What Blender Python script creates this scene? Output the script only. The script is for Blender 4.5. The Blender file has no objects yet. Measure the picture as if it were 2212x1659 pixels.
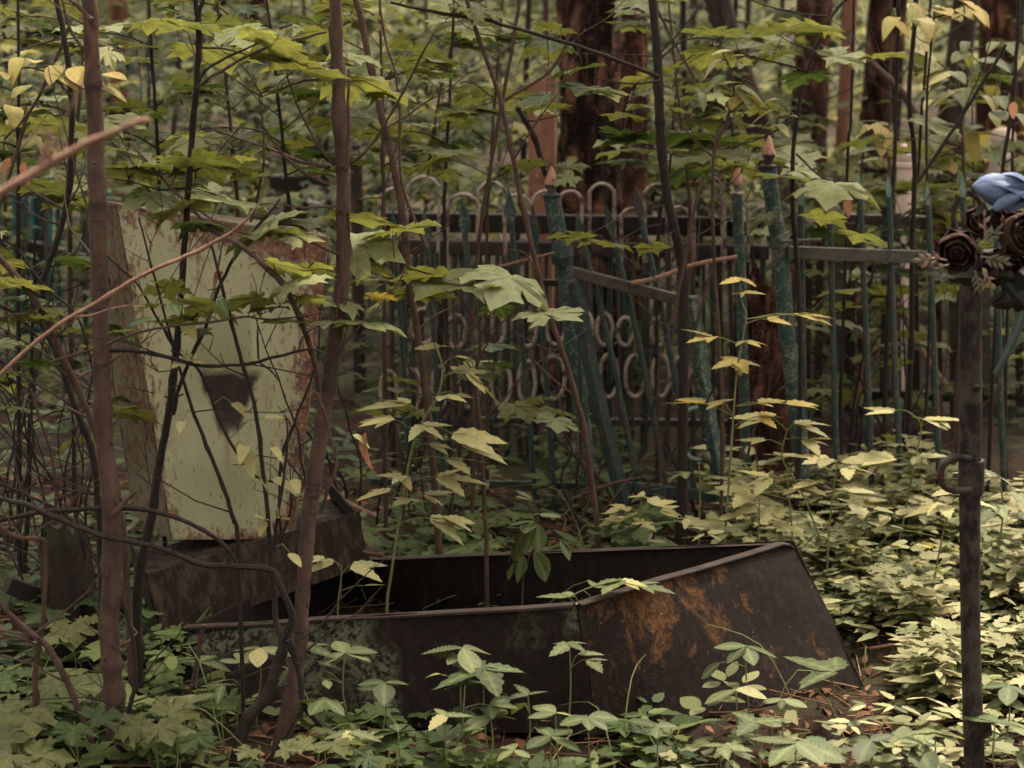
import bpy, bmesh, math, random
import numpy as np
from mathutils import Vector, Matrix, noise as mnoise

random.seed(7)
RNG = np.random.default_rng(11)
SC = bpy.context.scene
COL = SC.collection
R = math.radians

# ------------------------------------------------------------------ camera
CAM_H = 1.65
FPX, CX, CY = 4301.0, 1106.0, 829.5          # focal length and centre in picture units (2212 wide)
PITCH = math.atan((CY + 100.0) / FPX)
cam_d = bpy.data.cameras.new('camera')
cam = bpy.data.objects.new('camera', cam_d)
COL.objects.link(cam)
cam.location = (0, 0, CAM_H)
cam.rotation_euler = (math.pi / 2 - PITCH, 0, 0)
cam_d.sensor_width = 36.0
cam_d.lens = FPX / 2212.0 * 36.0
cam_d.clip_start = 0.05
cam_d.clip_end = 600.0
cam_d.dof.use_dof = True
cam_d.dof.focus_distance = 4.55
cam_d.dof.aperture_fstop = 4.0
SC.camera = cam

# ------------------------------------------------------------------ sky, sun, exposure
SUN_EL, SUN_AZ = 64.0, 30.0                  # azimuth: degrees right of the view direction (from behind the scene)
world = bpy.data.worlds.new('World')
SC.world = world
world.use_nodes = True
wn = world.node_tree
bg = wn.nodes['Background']
sky = wn.nodes.new('ShaderNodeTexSky')
sky.sky_type = 'NISHITA'
sky.sun_disc = False
sky.sun_elevation = R(SUN_EL)
sky.sun_rotation = R(SUN_AZ)
sky.air_density = 1.0
sky.dust_density = 4.0
sky.ozone_density = 1.0
hs = wn.nodes.new('ShaderNodeHueSaturation')     # a thin overcast: less blue
hs.inputs['Saturation'].default_value = 0.25
wn.links.new(sky.outputs['Color'], hs.inputs['Color'])
tw = wn.nodes.new('ShaderNodeMix'); tw.data_type = 'RGBA'; tw.blend_type = 'MULTIPLY'
tw.inputs[0].default_value = 1.0
tw.inputs[7].default_value = (1.0, 0.87, 0.73, 1)
wn.links.new(hs.outputs['Color'], tw.inputs[6])
wn.links.new(tw.outputs[2], bg.inputs['Color'])
bg.inputs['Strength'].default_value = 0.15
sl = bpy.data.lights.new('sun', 'SUN')
sl.energy = 2.7
sl.angle = R(10)
sl.color = (1.0, 0.89, 0.74)
so = bpy.data.objects.new('sun', sl)
COL.objects.link(so)
_sd = Vector((math.sin(R(SUN_AZ)) * math.cos(R(SUN_EL)), math.cos(R(SUN_AZ)) * math.cos(R(SUN_EL)), math.sin(R(SUN_EL))))
so.rotation_euler = _sd.to_track_quat('Z', 'Y').to_euler()
so.location = (3, 6, 9)
SC.view_settings.view_transform = 'Standard'
SC.view_settings.look = 'None'
SC.view_settings.gamma = 1.0
SC.view_settings.use_curve_mapping = False
SC.view_settings.exposure = 2.58
SC.cycles.use_denoising = True
SC.cycles.max_bounces = 6
SC.cycles.transparent_max_bounces = 4
SC.cycles.use_adaptive_sampling = True
SC.cycles.sample_clamp_indirect = 3.0
SC.cycles.adaptive_threshold = 0.01
SC.cycles.caustics_reflective = False
SC.cycles.caustics_refractive = False

# ------------------------------------------------------------------ picture -> place
_F = Vector((0, math.cos(PITCH), -math.sin(PITCH)))
_U = Vector((0, math.sin(PITCH), math.cos(PITCH)))
def ray(px, py):
    return _F + Vector(((px - CX) / FPX, 0, 0)) - _U * ((py - CY) / FPX)
def at(px, py, D):
    d = ray(px, py)
    return Vector((0, 0, CAM_H)) + d * (D / d.y)
def atz(px, py, z=0.0):
    d = ray(px, py)
    return Vector((0, 0, CAM_H)) + d * ((z - CAM_H) / d.z)
def mw(w, D):                                  # metres of w picture units at distance D
    return w * D * 1.02 / FPX
def hgt(x, y):                                 # the ground's height
    v = Vector((x * 0.9, y * 0.9, 3.1))
    h = 0.05 * mnoise.noise(v) + 0.02 * mnoise.noise(v * 3.7)
    if y > 9: h += 0.10 * mnoise.noise(Vector((x * .2, y * .2, 8))) * min(1, (y - 9) / 6)
    return h - 0.02

# ------------------------------------------------------------------ node helper
class NG:
    def __init__(self, name):
        self.mat = bpy.data.materials.new(name)
        self.mat.use_nodes = True
        self.nt = self.mat.node_tree
        self.b = self.nt.nodes['Principled BSDF']
        self.out = self.nt.nodes['Material Output']
        self._tc = None
    def n(self, t): return self.nt.nodes.new(t)
    def put(self, s, v):
        if isinstance(v, bpy.types.NodeSocket): self.nt.links.new(v, s)
        elif v is not None:
            if s.type == 'RGBA' and len(v) == 3: v = (*v, 1)
            s.default_value = v
    def obj(self):
        if not self._tc: self._tc = self.n('ShaderNodeTexCoord')
        return self._tc.outputs['Object']
    def uv(self):
        if not self._tc: self._tc = self.n('ShaderNodeTexCoord')
        return self._tc.outputs['UV']
    def sep(self, v):
        s = self.n('ShaderNodeSeparateXYZ'); self.put(s.inputs[0], v); return s.outputs
    def map(self, v, scale=(1, 1, 1), loc=(0, 0, 0)):
        s = self.n('ShaderNodeMapping'); self.put(s.inputs['Vector'], v)
        s.inputs['Scale'].default_value = scale; s.inputs['Location'].default_value = loc
        return s.outputs[0]
    def noise(self, scale, detail=4, rough=.55, vec=None, dist=0.0):
        s = self.n('ShaderNodeTexNoise'); self.put(s.inputs['Vector'], vec if vec is not None else self.obj())
        s.inputs['Scale'].default_value = scale; s.inputs['Detail'].default_value = detail
        s.inputs['Roughness'].default_value = rough; s.inputs['Distortion'].default_value = dist
        return s.outputs[0]
    def vor(self, scale, vec=None):
        s = self.n('ShaderNodeTexVoronoi'); self.put(s.inputs['Vector'], vec if vec is not None else self.obj())
        s.inputs['Scale'].default_value = scale
        return s.outputs['Distance']
    def m(self, op, a, b=0.0, c=0.0):
        s = self.n('ShaderNodeMath'); s.operation = op
        self.put(s.inputs[0], a); self.put(s.inputs[1], b); self.put(s.inputs[2], c)
        return s.outputs[0]
    def step(self, v, lo, hi):                  # 0 below lo, 1 above hi
        s = self.n('ShaderNodeMapRange'); s.clamp = True
        self.put(s.inputs[0], v); s.inputs[1].default_value = lo; s.inputs[2].default_value = hi
        return s.outputs[0]
    def mix(self, f, a, b, blend='MIX'):
        s = self.n('ShaderNodeMix'); s.data_type = 'RGBA'; s.blend_type = blend
        self.put(s.inputs[0], f); self.put(s.inputs[6], a); self.put(s.inputs[7], b)
        return s.outputs[2]
    def bump(self, h, strength=.5, dist=.01):
        s = self.n('ShaderNodeBump'); s.inputs['Strength'].default_value = strength
        s.inputs['Distance'].default_value = dist; self.put(s.inputs['Height'], h)
        self.nt.links.new(s.outputs[0], self.b.inputs['Normal']); return s.outputs[0]
    def fin(self, col, rough=.8, spec=.3, metal=0.0):
        self.put(self.b.inputs['Base Color'], col); self.put(self.b.inputs['Roughness'], rough)
        self.b.inputs['Specular IOR Level'].default_value = spec
        self.put(self.b.inputs['Metallic'], metal)
        return self.mat
    def attr(self, name):
        s = self.n('ShaderNodeAttribute'); s.attribute_name = name; return s.outputs['Fac']
    def rnd(self):
        return self.n('ShaderNodeObjectInfo').outputs['Random']

def leaf_mat(name, cols, transl=.35, rough=.42, vein=True, tcol=None, use_attr=False, holes=.12):
    """cols: three linear colours picked through by each leaf's own random number."""
    g = NG(name)
    r = g.attr('tint') if use_attr else g.rnd()
    c = g.mix(g.step(r, 0, .5), cols[0], cols[1])
    c = g.mix(g.step(r, .5, 1), c, cols[2])
    if not use_attr:
        n = g.noise(9, 3)
        c = g.mix(g.step(n, .35, .75), c, g.mix(.5, c, cols[0], 'MULTIPLY'))
        c = g.mix(g.m('MULTIPLY', g.step(g.noise(23, 2), .68, .74), holes * 4), c, (.10, .05, .02))
    if vein:
        v = g.m('POWER', g.attr('vein'), 9)
        c = g.mix(g.m('MULTIPLY', v, .4), c, (.20, .21, .085))
    hs_ = g.n('ShaderNodeHueSaturation'); g.put(hs_.inputs['Color'], c)
    g.put(hs_.inputs['Value'], g.m('ADD', g.m('MULTIPLY', g.m('FRACT', g.m('MULTIPLY', r, 7.31)), .5), .75))
    c = hs_.outputs[0]
    g.fin(c, rough + .12, .18)
    t = g.n('ShaderNodeBsdfTranslucent')
    g.put(t.inputs['Color'], g.mix(1.0, c, tcol or (1.35, 1.25, .66), 'MULTIPLY'))
    mx = g.n('ShaderNodeMixShader'); mx.inputs[0].default_value = transl
    g.nt.links.new(g.b.outputs[0], mx.inputs[1]); g.nt.links.new(t.outputs[0], mx.inputs[2])
    g.nt.links.new(mx.outputs[0], g.out.inputs['Surface'])
    return g.mat

def bark_mat(name, c0, c1, scale=60, stretch=.25, bump=.6, moss=0.0):
    g = NG(name)
    v = g.map(g.obj(), (1, 1, stretch))
    n = g.noise(scale, 6, .65, v)
    c = g.mix(g.step(n, .3, .7), c0, c1)
    c = g.mix(g.step(g.noise(9, 3), .55, .75), c, [x * .45 for x in c0])
    rg = g.noise(scale * .5, 3, .6, g.map(g.obj(), (.15, .15, 1)))
    c = g.mix(g.m('MULTIPLY', g.step(rg, .60, .66), .65), c, [x * .4 for x in c0])
    sp = g.step(g.noise(scale * 3, 2), .66, .72)
    c = g.mix(g.m('MULTIPLY', sp, .6), c, [min(1, x * 2.2) for x in c1])
    if moss: c = g.mix(g.m('MULTIPLY', g.step(g.noise(6, 5), .5, .62), moss), c, (.045, .055, .02))
    g.bump(n, bump, .006)
    return g.fin(c, .85, .25)

M = {}
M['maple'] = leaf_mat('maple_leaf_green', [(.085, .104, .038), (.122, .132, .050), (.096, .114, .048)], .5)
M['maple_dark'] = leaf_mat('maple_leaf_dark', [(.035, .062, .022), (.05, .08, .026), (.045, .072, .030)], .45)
M['maple_pale_sheen'] = leaf_mat('maple_leaf_pale_sheen', [(.15, .17, .075), (.19, .20, .085), (.14, .165, .08)], .25, .5)  # paler leaf: sky sheen on upturned tops is put into the colour
M['yellow'] = leaf_mat('yellowing_leaf', [(.23, .185, .05), (.29, .22, .06), (.18, .175, .05)], .35, .5, tcol=(1.3, 1.2, .7))
M['pinkdead'] = leaf_mat('dead_leaf_pink', [(.24, .125, .075), (.32, .18, .11), (.21, .10, .05)], .3, .6, tcol=(1.1, .9, .8))
M['herb'] = leaf_mat('herb_leaf', [(.075, .098, .040), (.115, .128, .058), (.07, .092, .042)], .25, .5)
M['herb_pale'] = leaf_mat('herb_leaf_pale', [(.26, .245, .115), (.32, .29, .13), (.24, .24, .125)], .3, .5)
M['herb_dark'] = leaf_mat('herb_leaf_dark', [(.045, .066, .026), (.062, .084, .032), (.055, .076, .036)], .3, .45)
M['under'] = leaf_mat('undergrowth_leaf', [(.012, .020, .008), (.058, .070, .024), (.205, .190, .070)], .45, .7, False, use_attr=True)
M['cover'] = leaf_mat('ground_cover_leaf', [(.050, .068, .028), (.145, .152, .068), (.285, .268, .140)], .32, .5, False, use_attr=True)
M['cover_dark'] = leaf_mat('dark_ground_cover_leaf', [(.024, .042, .014), (.050, .075, .022), (.095, .115, .035)], .3, .5, False, use_attr=True)  # darker greens than the right-hand ground cover
M['litter'] = leaf_mat('dry_litter', [(.045, .022, .012), (.13, .065, .035), (.26, .15, .085)], .1, .8, False, tcol=(1, .9, .8), use_attr=True)
M['bark'] = bark_mat('sapling_bark', (.026, .0145, .0105), (.062, .036, .026), 70, .3)
M['bark_dark'] = bark_mat('dark_sapling_bark', (.007, .005, .004), (.019, .013, .0095), 80, .3)
M['bark_mid'] = bark_mat('brown_stem_bark', (.026, .0145, .0095), (.066, .035, .023), 80, .3)
M['twig_pink'] = bark_mat('bare_twig', (.12, .065, .045), (.20, .115, .082), 90, .3)
M['trunk'] = bark_mat('old_tree_bark', (.005, .003, .0025), (.075, .036, .022), 9, .5, 1.0, .2)
M['trunk_red'] = bark_mat('reddish_tree_bark', (.014, .007, .0045), (.075, .034, .021), 12, .3, .9)
M['trunk_pale'] = bark_mat('pale_pine_bark', (.10, .044, .027), (.19, .09, .056), 14, .25, .7)
M['trunk_dark'] = bark_mat('dark_tree_bark', (.012, .008, .006), (.04, .024, .017), 16, .3, .8)
M['rotwood'] = bark_mat('rotten_wood', (.005, .0034, .0024), (.020, .0115, .0075), 30, .2, 1.0, .4)
M['rotwood_orange'] = bark_mat('crumbling_wood', (.010, .006, .004), (.13, .062, .034), 24, .35, 1.0)
M['stem_green'] = bark_mat('green_stem', (.07, .085, .03), (.12, .13, .05), 60, .3, .2)

def plate_bark(name, c0, c1, sc, seed):
    g = NG(name)
    v = g.map(g.obj(), (1, 1, .42), (seed, 0, 0))
    w = g.noise(sc * .8, 5, .6, v)
    wv = g.n('ShaderNodeVectorMath'); wv.operation = 'ADD'; g.put(wv.inputs[0], v)
    sc_ = g.n('ShaderNodeVectorMath'); sc_.operation = 'SCALE'; g.nt.links.new(g.n('ShaderNodeTexNoise').outputs[1], sc_.inputs[0]); sc_.inputs[3].default_value = .03
    g.nt.links.new(sc_.outputs[0], wv.inputs[1])
    vo = g.n('ShaderNodeTexVoronoi'); vo.feature = 'DISTANCE_TO_EDGE'; vo.inputs['Scale'].default_value = sc; g.put(vo.inputs['Vector'], wv.outputs[0])
    pl_ = g.step(vo.outputs['Distance'], .02, .22)
    fl = g.step(g.noise(sc * 1.1, 6, .7, v), .42, .60)
    c = g.mix(g.m('MULTIPLY', pl_, fl), c0, c1)
    c = g.mix(g.m('MULTIPLY', g.step(g.noise(sc * 5, 5, .7), .56, .68), fl), c, [min(1, x * 1.9) for x in c1])
    c = g.mix(g.m('MULTIPLY', g.step(g.noise(2.2, 4), .48, .60), .75), c, [x * .8 for x in c0])
    g.bump(g.m('ADD', pl_, g.noise(sc * 4, 5)), 1.0, .02)
    return g.fin(c, .95, .1)
M['trunk'] = plate_bark('flaking_dark_bark', (.006, .0036, .0026), (.125, .058, .036), 10, 0)
M['trunk_red'] = plate_bark('flaking_red_bark', (.035, .017, .011), (.18, .085, .054), 14, 4)
def rust_paint(name, paint, paint2, rust, rust2, amount=.5, sc=18, rough=.7):
    g = NG(name)
    n = g.noise(sc, 8, .68)
    c = g.mix(g.step(g.noise(sc * .3, 3), .35, .65), paint, paint2)
    rc = g.mix(g.step(g.noise(sc * 4, 4), .4, .65), rust, rust2)
    msk = g.step(n, 1 - amount - .03, 1 - amount + .03)
    c = g.mix(msk, c, rc)
    g.bump(g.m('ADD', g.m('MULTIPLY', msk, -.4), g.noise(sc * 6, 3)), .35, .003)
    return g.fin(c, rough, .35)
M['green_paint'] = rust_paint('peeling_green_paint', (.009, .028, .024), (.017, .043, .036), (.022, .017, .012), (.11, .125, .096), .475, 30)
M['green_dark'] = rust_paint('dark_green_paint', (.006, .019, .0165), (.011, .028, .023), (.014, .010, .0075), (.045, .05, .038), .48, 24)
M['teal_light'] = rust_paint('pale_teal_paint', (.065, .115, .095), (.10, .15, .125), (.03, .03, .022), (.06, .06, .046), .42, 40)
M['turquoise'] = rust_paint('turquoise_paint', (.010, .085, .10), (.016, .11, .12), (.015, .028, .028), (.025, .015, .01), .44, 12)
M['silver'] = rust_paint('grey_silver_paint', (.16, .125, .10), (.25, .20, .165), (.04, .022, .014), (.06, .035, .023), .47, 34, .4)
M['silver_dark'] = rust_paint('dark_grey_paint', (.026, .024, .019), (.042, .036, .028), (.016, .010, .007), (.03, .018, .013), .47, 30)  # darker copy of silver; on the bars it stands for shade below the hoops
M['pink_lit_tip'] = rust_paint('pink_lit_tip', (.27, .13, .088), (.36, .18, .122), (.08, .035, .02), (.12, .07, .045), .42, 40)  # pink of light falling on the finial tips, put into the paint colour
M['brown_rail'] = rust_paint('brown_rusted_rail', (.012, .0065, .0048), (.02, .0105, .0075), (.035, .016, .010), (.055, .026, .017), .45, 20)
M['rail_grey'] = rust_paint('mossy_grey_rail', (.034, .029, .020), (.055, .045, .031), (.016, .014, .010), (.05, .055, .040), .5, 24)
M['white_post'] = rust_paint('weathered_white_paint', (.36, .28, .22), (.46, .36, .29), (.18, .12, .08), (.22, .15, .10), .36, 12)

# the flower bed's sheet metal: black brown, old green paint left in flakes, orange rust
def bed_mat(name, orange, lichen):
    g = NG(name)
    n1 = g.noise(11, 8, .7)
    c = g.mix(g.step(g.noise(60, 5, .7), .35, .7), (.0036, .0026, .0021), (.0125, .0078, .0056))
    st = g.noise(40, 6, .7, g.map(g.obj(), (1, 1, .22)))
    c = g.mix(g.m('MULTIPLY', g.step(st, .55, .72), .45), c, (.034, .023, .016))
    if lichen:
        big = g.step(g.noise(4.5, 3, .5, g.map(g.obj(), (1, 1, .6), (3.3, 0, 0))), .50, .62)
        fl = g.m('MULTIPLY', g.step(g.noise(55, 7, .75), .45, .55), big)
        c = g.mix(g.m('MULTIPLY', fl, lichen), c, (.075, .084, .050))
    if orange:
        o = g.sep(g.uv())
        # rust runs down the panel's upper left part
        w = g.m('SUBTRACT', 1.0, g.m('MULTIPLY', g.m('ABSOLUTE', g.m('SUBTRACT', o[0], .34)), 2.0))
        w = g.m('MULTIPLY', g.m('MAXIMUM', w, 0), g.step(o[1], .2, .75))
        run = g.noise(14, 8, .72, g.map(g.obj(), (1, 1, .55)), .6)
        k = g.step(g.m('ADD', run, g.m('MULTIPLY', w, .20)), .60, .68)
        oc = g.mix(g.step(g.noise(70, 5, .7), .4, .62), (.020, .010, .005), (.078, .036, .013))
        oc = g.mix(g.step(g.noise(120, 4, .7), .62, .7), oc, (.19, .10, .052))
        c = g.mix(g.m('MULTIPLY', k, orange), c, oc)
        sp = g.step(g.noise(52, 4, .65), .665, .72)
        c = g.mix(g.m('MULTIPLY', sp, .7), c, (.10, .05, .03))
    g.bump(g.m('ADD', g.noise(70, 5, .7), g.m('MULTIPLY', g.noise(14, 6, .7), 1.5)), .7, .003)
    return g.fin(c, .85, .12)
M['bed_front'] = bed_mat('rusted_sheet_flaked', 0, .9)
M['bed_end'] = bed_mat('rusted_sheet_orange', .95, 0)
M['bed_inner'] = bed_mat('rusted_sheet_inside', 0, .0)
g = NG('worn_brown_rim')
c = g.mix(g.step(g.noise(45, 6, .7, g.map(g.obj(), (.3, .6, 1))), .35, .7), (.014, .0088, .0068), (.034, .022, .0175))
c = g.mix(g.step(g.noise(90, 3), .70, .75), c, (.15, .10, .07))
g.bump(g.noise(80, 4), .3, .002)
M['rim'] = g.fin(c, .75, .2)

# the gravestone's face: pale green oil paint, rust at its edges, a dark plate mark
def stele_mat(name, side):
    g = NG(name)
    u, v, _ = g.sep(g.uv())
    n = g.noise(16, 8, .68)
    fine = g.noise(85, 5, .7, g.map(g.obj(), (1, 1, .45)))
    base = g.mix(g.step(g.noise(5, 4), .35, .68), (.185, .184, .108), (.255, .242, .150))
    base = g.mix(g.m('MULTIPLY', g.step(g.noise(30, 6, .7, g.map(g.obj(), (1, 1, .12))), .52, .75), .5), base, (.14, .122, .072))
    rust = g.mix(g.step(g.noise(60, 5, .7), .38, .62), (.030, .012, .007), (.15, .068, .038))
    if side:
        k = g.step(g.m('ADD', fine, g.m('MULTIPLY', g.noise(7, 4), .45)), .70, .80)
        c = g.mix(k, g.mix(.6, base, (.06, .046, .030)), rust)
        g.bump(g.m('MULTIPLY', k, -1), .5, .003)
        return g.fin(c, .7, .3)
    eu = g.m('ABSOLUTE', g.m('SUBTRACT', u, .5))
    edge = g.m('MAXIMUM', g.step(eu, .36, .52), g.m('MAXIMUM', g.step(v, .84, .99), g.step(g.m('SUBTRACT', 1, v), .93, 1.02)))
    right = g.m('MULTIPLY', g.step(u, .45, .95), .085)
    wt = g.m('ADD', g.m('ADD', g.m('MULTIPLY', edge, .18), g.m('MULTIPLY', g.m('MULTIPLY', g.step(v, .90, .985), g.step(u, .22, .5)), .15)), right)
    n2 = g.noise(34, 8, .75)
    k1 = g.step(g.m('ADD', g.m('ADD', g.m('MULTIPLY', n, .45), g.m('MULTIPLY', n2, .55)), wt), .635, .70)
    k2 = g.m('MULTIPLY', g.step(g.m('ADD', fine, g.m('MULTIPLY', wt, .9)), .61, .68), .85)
    smear = g.m('MULTIPLY', g.step(g.m('ABSOLUTE', g.m('SUBTRACT', u, .36)), .13, .0), g.step(v, .62, .95))
    k3 = g.m('MULTIPLY', g.step(g.m('ADD', fine, g.m('MULTIPLY', smear, .26)), .62, .74), smear)
    # darker green rectangle where a plate hung, and the rust below it
    def box(u0, u1, v0, v1, soft):
        du = g.m('SUBTRACT', (u1 - u0) / 2, g.m('ABSOLUTE', g.m('SUBTRACT', u, (u0 + u1) / 2)))
        dv = g.m('SUBTRACT', (v1 - v0) / 2, g.m('ABSOLUTE', g.m('SUBTRACT', v, (v0 + v1) / 2)))
        return g.step(g.m('MINIMUM', du, dv), 0, soft)
    c = g.mix(g.m('MULTIPLY', box(.30, .64, .54, .72, .02), .45), base, (.095, .115, .055))
    nb = g.m('MULTIPLY', g.m('SUBTRACT', g.noise(26, 6, .7), .5), .09)
    du = g.m('SUBTRACT', g.m('ADD', g.m('MULTIPLY', g.m('SUBTRACT', v, .33), .62), .068), g.m('ABSOLUTE', g.m('SUBTRACT', u, .49)))
    dv = g.m('MINIMUM', g.m('SUBTRACT', .545, v), g.m('SUBTRACT', v, .33))
    hole = g.step(g.m('ADD', g.m('MINIMUM', du, dv), nb), -.008, .028)
    c = g.mix(g.m('MAXIMUM', g.m('MAXIMUM', k1, k2), k3), c, rust)
    stk = g.m('MULTIPLY', g.step(g.m('ABSOLUTE', g.m('SUBTRACT', u, g.m('ADD', .47, g.m('MULTIPLY', nb, .4)))), .028, .008), g.m('MULTIPLY', g.step(v, .18, .36), g.step(v, .42, .36)))
    c = g.mix(g.m('MULTIPLY', stk, .6), c, rust)
    c = g.mix(hole, c, g.mix(g.step(g.noise(50, 4, .7, g.map(g.obj(), (1, 1, .2))), .4, .7), (.009, .0055, .004), (.024, .0135, .009)))
    g.bump(g.m('MULTIPLY', g.m('MAXIMUM', k1, hole), -1), .5, .003)
    return g.fin(c, .62, .35)
M['stele_face'] = stele_mat('pale_green_enamel', False)
M['stele_side'] = stele_mat('pale_green_pitted', True)
g = NG('plinth_metal')
st = g.noise(45, 7, .72, g.map(g.obj(), (1, 1, .35)))
c = g.mix(g.step(st, .46, .62), (.011, .0065, .0045), (.036, .026, .017))
g.bump(st, .5, .003)
M['plinth'] = g.fin(c, .85, .15)

g = NG('forest_soil')
n = g.noise(6, 8, .7)
c = g.mix(g.step(n, .35, .65), (.010, .006, .0042), (.036, .020, .012))
c = g.mix(g.step(g.noise(38, 6, .75), .55, .7), c, (.075, .040, .023))
c = g.mix(g.m('MULTIPLY', g.step(g.noise(1.2, 4), .5, .62), .6), c, (.035, .042, .016))
g.bump(g.noise(30, 8, .75), .9, .02)
M['soil'] = g.fin(c, .95, .15)
g = NG('cross_pipe_metal')
n = g.noise(30, 8, .75, g.map(g.obj(), (1, 1, .55)))
c = g.mix(g.step(n, .45, .56), (.007, .0048, .0038), (.036, .029, .024))
c = g.mix(g.step(g.noise(16, 5), .56, .66), c, (.028, .013, .009))
g.bump(n, .4, .003)
M['cross'] = g.fin(c, .8, .2)
def plain(name, c0, c1, rough, spec=.4, sc=30, bump=.15):
    g = NG(name); n = g.noise(sc, 4)
    g.bump(n, bump, .003)
    return g.fin(g.mix(g.step(n, .35, .7), c0, c1), rough, spec)
g = NG('blue_silk')
n = g.noise(40, 4, .6, g.map(g.obj(), (1, 1, 3)))
c = g.mix(g.step(n, .3, .75), (.045, .070, .145), (.10, .13, .215))
g.bump(g.noise(220, 2), .15, .001)
M['blue_silk'] = g.fin(c, .6, .3)
M['brown_silk'] = plain('brown_silk', (.020, .0105, .0072), (.052, .028, .019), .85, .12)
M['dark_leaf'] = plain('dark_plastic_leaf', (.006, .0065, .005), (.014, .013, .009), .7, .2)
M['sprig'] = plain('grey_green_plastic', (.06, .06, .036), (.10, .09, .056), .6, .3)
M['sprig_pink'] = plain('pinkish_plastic', (.12, .075, .05), (.18, .115, .08), .6, .3)
M['dark_green_tube'] = plain('dark_green_tube', (.010, .022, .018), (.018, .032, .026), .5, .4)
M['stone'] = plain('pale_stone', (.30, .24, .19), (.38, .31, .25), .8, .3, 12, .4)
M['egg'] = plain('pale_puffball', (.42, .37, .28), (.5, .45, .34), .8, .2, 14)

# ------------------------------------------------------------------ mesh helpers
class MB:
    def __init__(self): self.v, self.f = [], []
    def add(self, vs, fs):
        o = len(self.v); self.v += [Vector(p) for p in vs]; self.f += [[i + o for i in q] for q in fs]
    def tube(self, pts, rad, n=8, cap=True, squash=None):
        pts = [Vector(p) for p in pts]
        if not hasattr(rad, '__len__'): rad = [rad] * len(pts)
        o = len(self.v); k = len(pts); prev = None
        for i, p in enumerate(pts):
            t = (pts[min(i + 1, k - 1)] - pts[max(i - 1, 0)])
            if t.length < 1e-9: t = Vector((0, 0, 1))
            t.normalize()
            a = prev if prev is not None else (Vector((1, 0, 0)) if abs(t.x) < .8 else Vector((0, 1, 0)))
            a = (a - t * a.dot(t)).normalized(); prev = a; b = t.cross(a)
            for j in range(n):
                w = 2 * math.pi * j / n
                self.v.append(p + (a * math.cos(w) + b * math.sin(w)) * rad[i])
        for i in range(k - 1):
            for j in range(n):
                self.f.append([o + i * n + j, o + i * n + (j + 1) % n, o + (i + 1) * n + (j + 1) % n, o + (i + 1) * n + j])
        if cap:
            self.f.append([o + j for j in range(n)][::-1]); self.f.append([o + (k - 1) * n + j for j in range(n)])
    def box8(self, c):                          # corners: 4 of one face in order, 4 of the opposite face in the same order
        self.add(c, [[0, 1, 2, 3], [7, 6, 5, 4], [0, 4, 5, 1], [1, 5, 6, 2], [2, 6, 7, 3], [3, 7, 4, 0]])
    def bar(self, a, b, w, h, up=Vector((0, 0, 1))):
        a, b = Vector(a), Vector(b); t = (b - a).normalized(); s = t.cross(up).normalized(); u = s.cross(t)
        s *= w / 2; u *= h / 2
        self.box8([a - s - u, a + s - u, a + s + u, a - s + u, b - s - u, b + s - u, b + s + u, b - s + u])
    def lathe(self, prof, base, axis=Vector((0, 0, 1)), n=14):   # prof: (radius, height)
        q = Vector((0, 0, 1)).rotation_difference(Vector(axis))
        o = len(self.v)
        for r, h in prof:
            for j in range(n):
                w = 2 * math.pi * j / n
                self.v.append(Vector(base) + q @ Vector((r * math.cos(w), r * math.sin(w), h)))
        for i in range(len(prof) - 1):
            for j in range(n):
                self.f.append([o + i * n + j, o + i * n + (j + 1) % n, o + (i + 1) * n + (j + 1) % n, o + (i + 1) * n + j])
        self.f.append([o + j for j in range(n)][::-1]); self.f.append([o + (len(prof) - 1) * n + j for j in range(n)])
    def build(self, name, mat, parent=None, smooth=True, bevel=0.0, jitter=0.0, jscale=8.0):
        me = bpy.data.meshes.new(name)
        off = Vector(parent.location) if (parent is not None and parent.parent is None) else (
            Vector(parent['_o']) if parent is not None else Vector((0, 0, 0)))
        me.from_pydata([p - off for p in self.v], [], self.f)
        bm = bmesh.new(); bm.from_mesh(me)
        bmesh.ops.recalc_face_normals(bm, faces=bm.faces)
        if bevel:
            ed = [e for e in bm.edges if len(e.link_faces) == 2 and e.calc_face_angle(0) > .6]
            bmesh.ops.bevel(bm, geom=ed, offset=bevel, segments=2, affect='EDGES', profile=.5)
        if jitter:
            for v in bm.verts:
                v.co += v.normal * (mnoise.noise((v.co + off) * jscale) * jitter)
        bm.to_mesh(me); bm.free()
        if smooth:
            me.polygons.foreach_set('use_smooth', [True] * len(me.polygons))
            try: me.set_sharp_from_angle(angle=R(45))
            except Exception: pass
        me.materials.append(M[mat])
        o = bpy.data.objects.new(name, me); COL.objects.link(o)
        if parent is not None: o.parent = parent
        o['_o'] = tuple(off)
        return o

def thing(name, label, cat, base, group=None):
    o = bpy.data.objects.new(name, None); COL.objects.link(o)
    o.location = base; o['label'] = label; o['category'] = cat
    o.empty_display_size = .05
    if group: o['group'] = group
    return o
def tag(o, label, cat, group=None):
    o['label'] = label; o['category'] = cat
    if group: o['group'] = group
    return o
def kind(o, k): o['kind'] = k; return o

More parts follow.
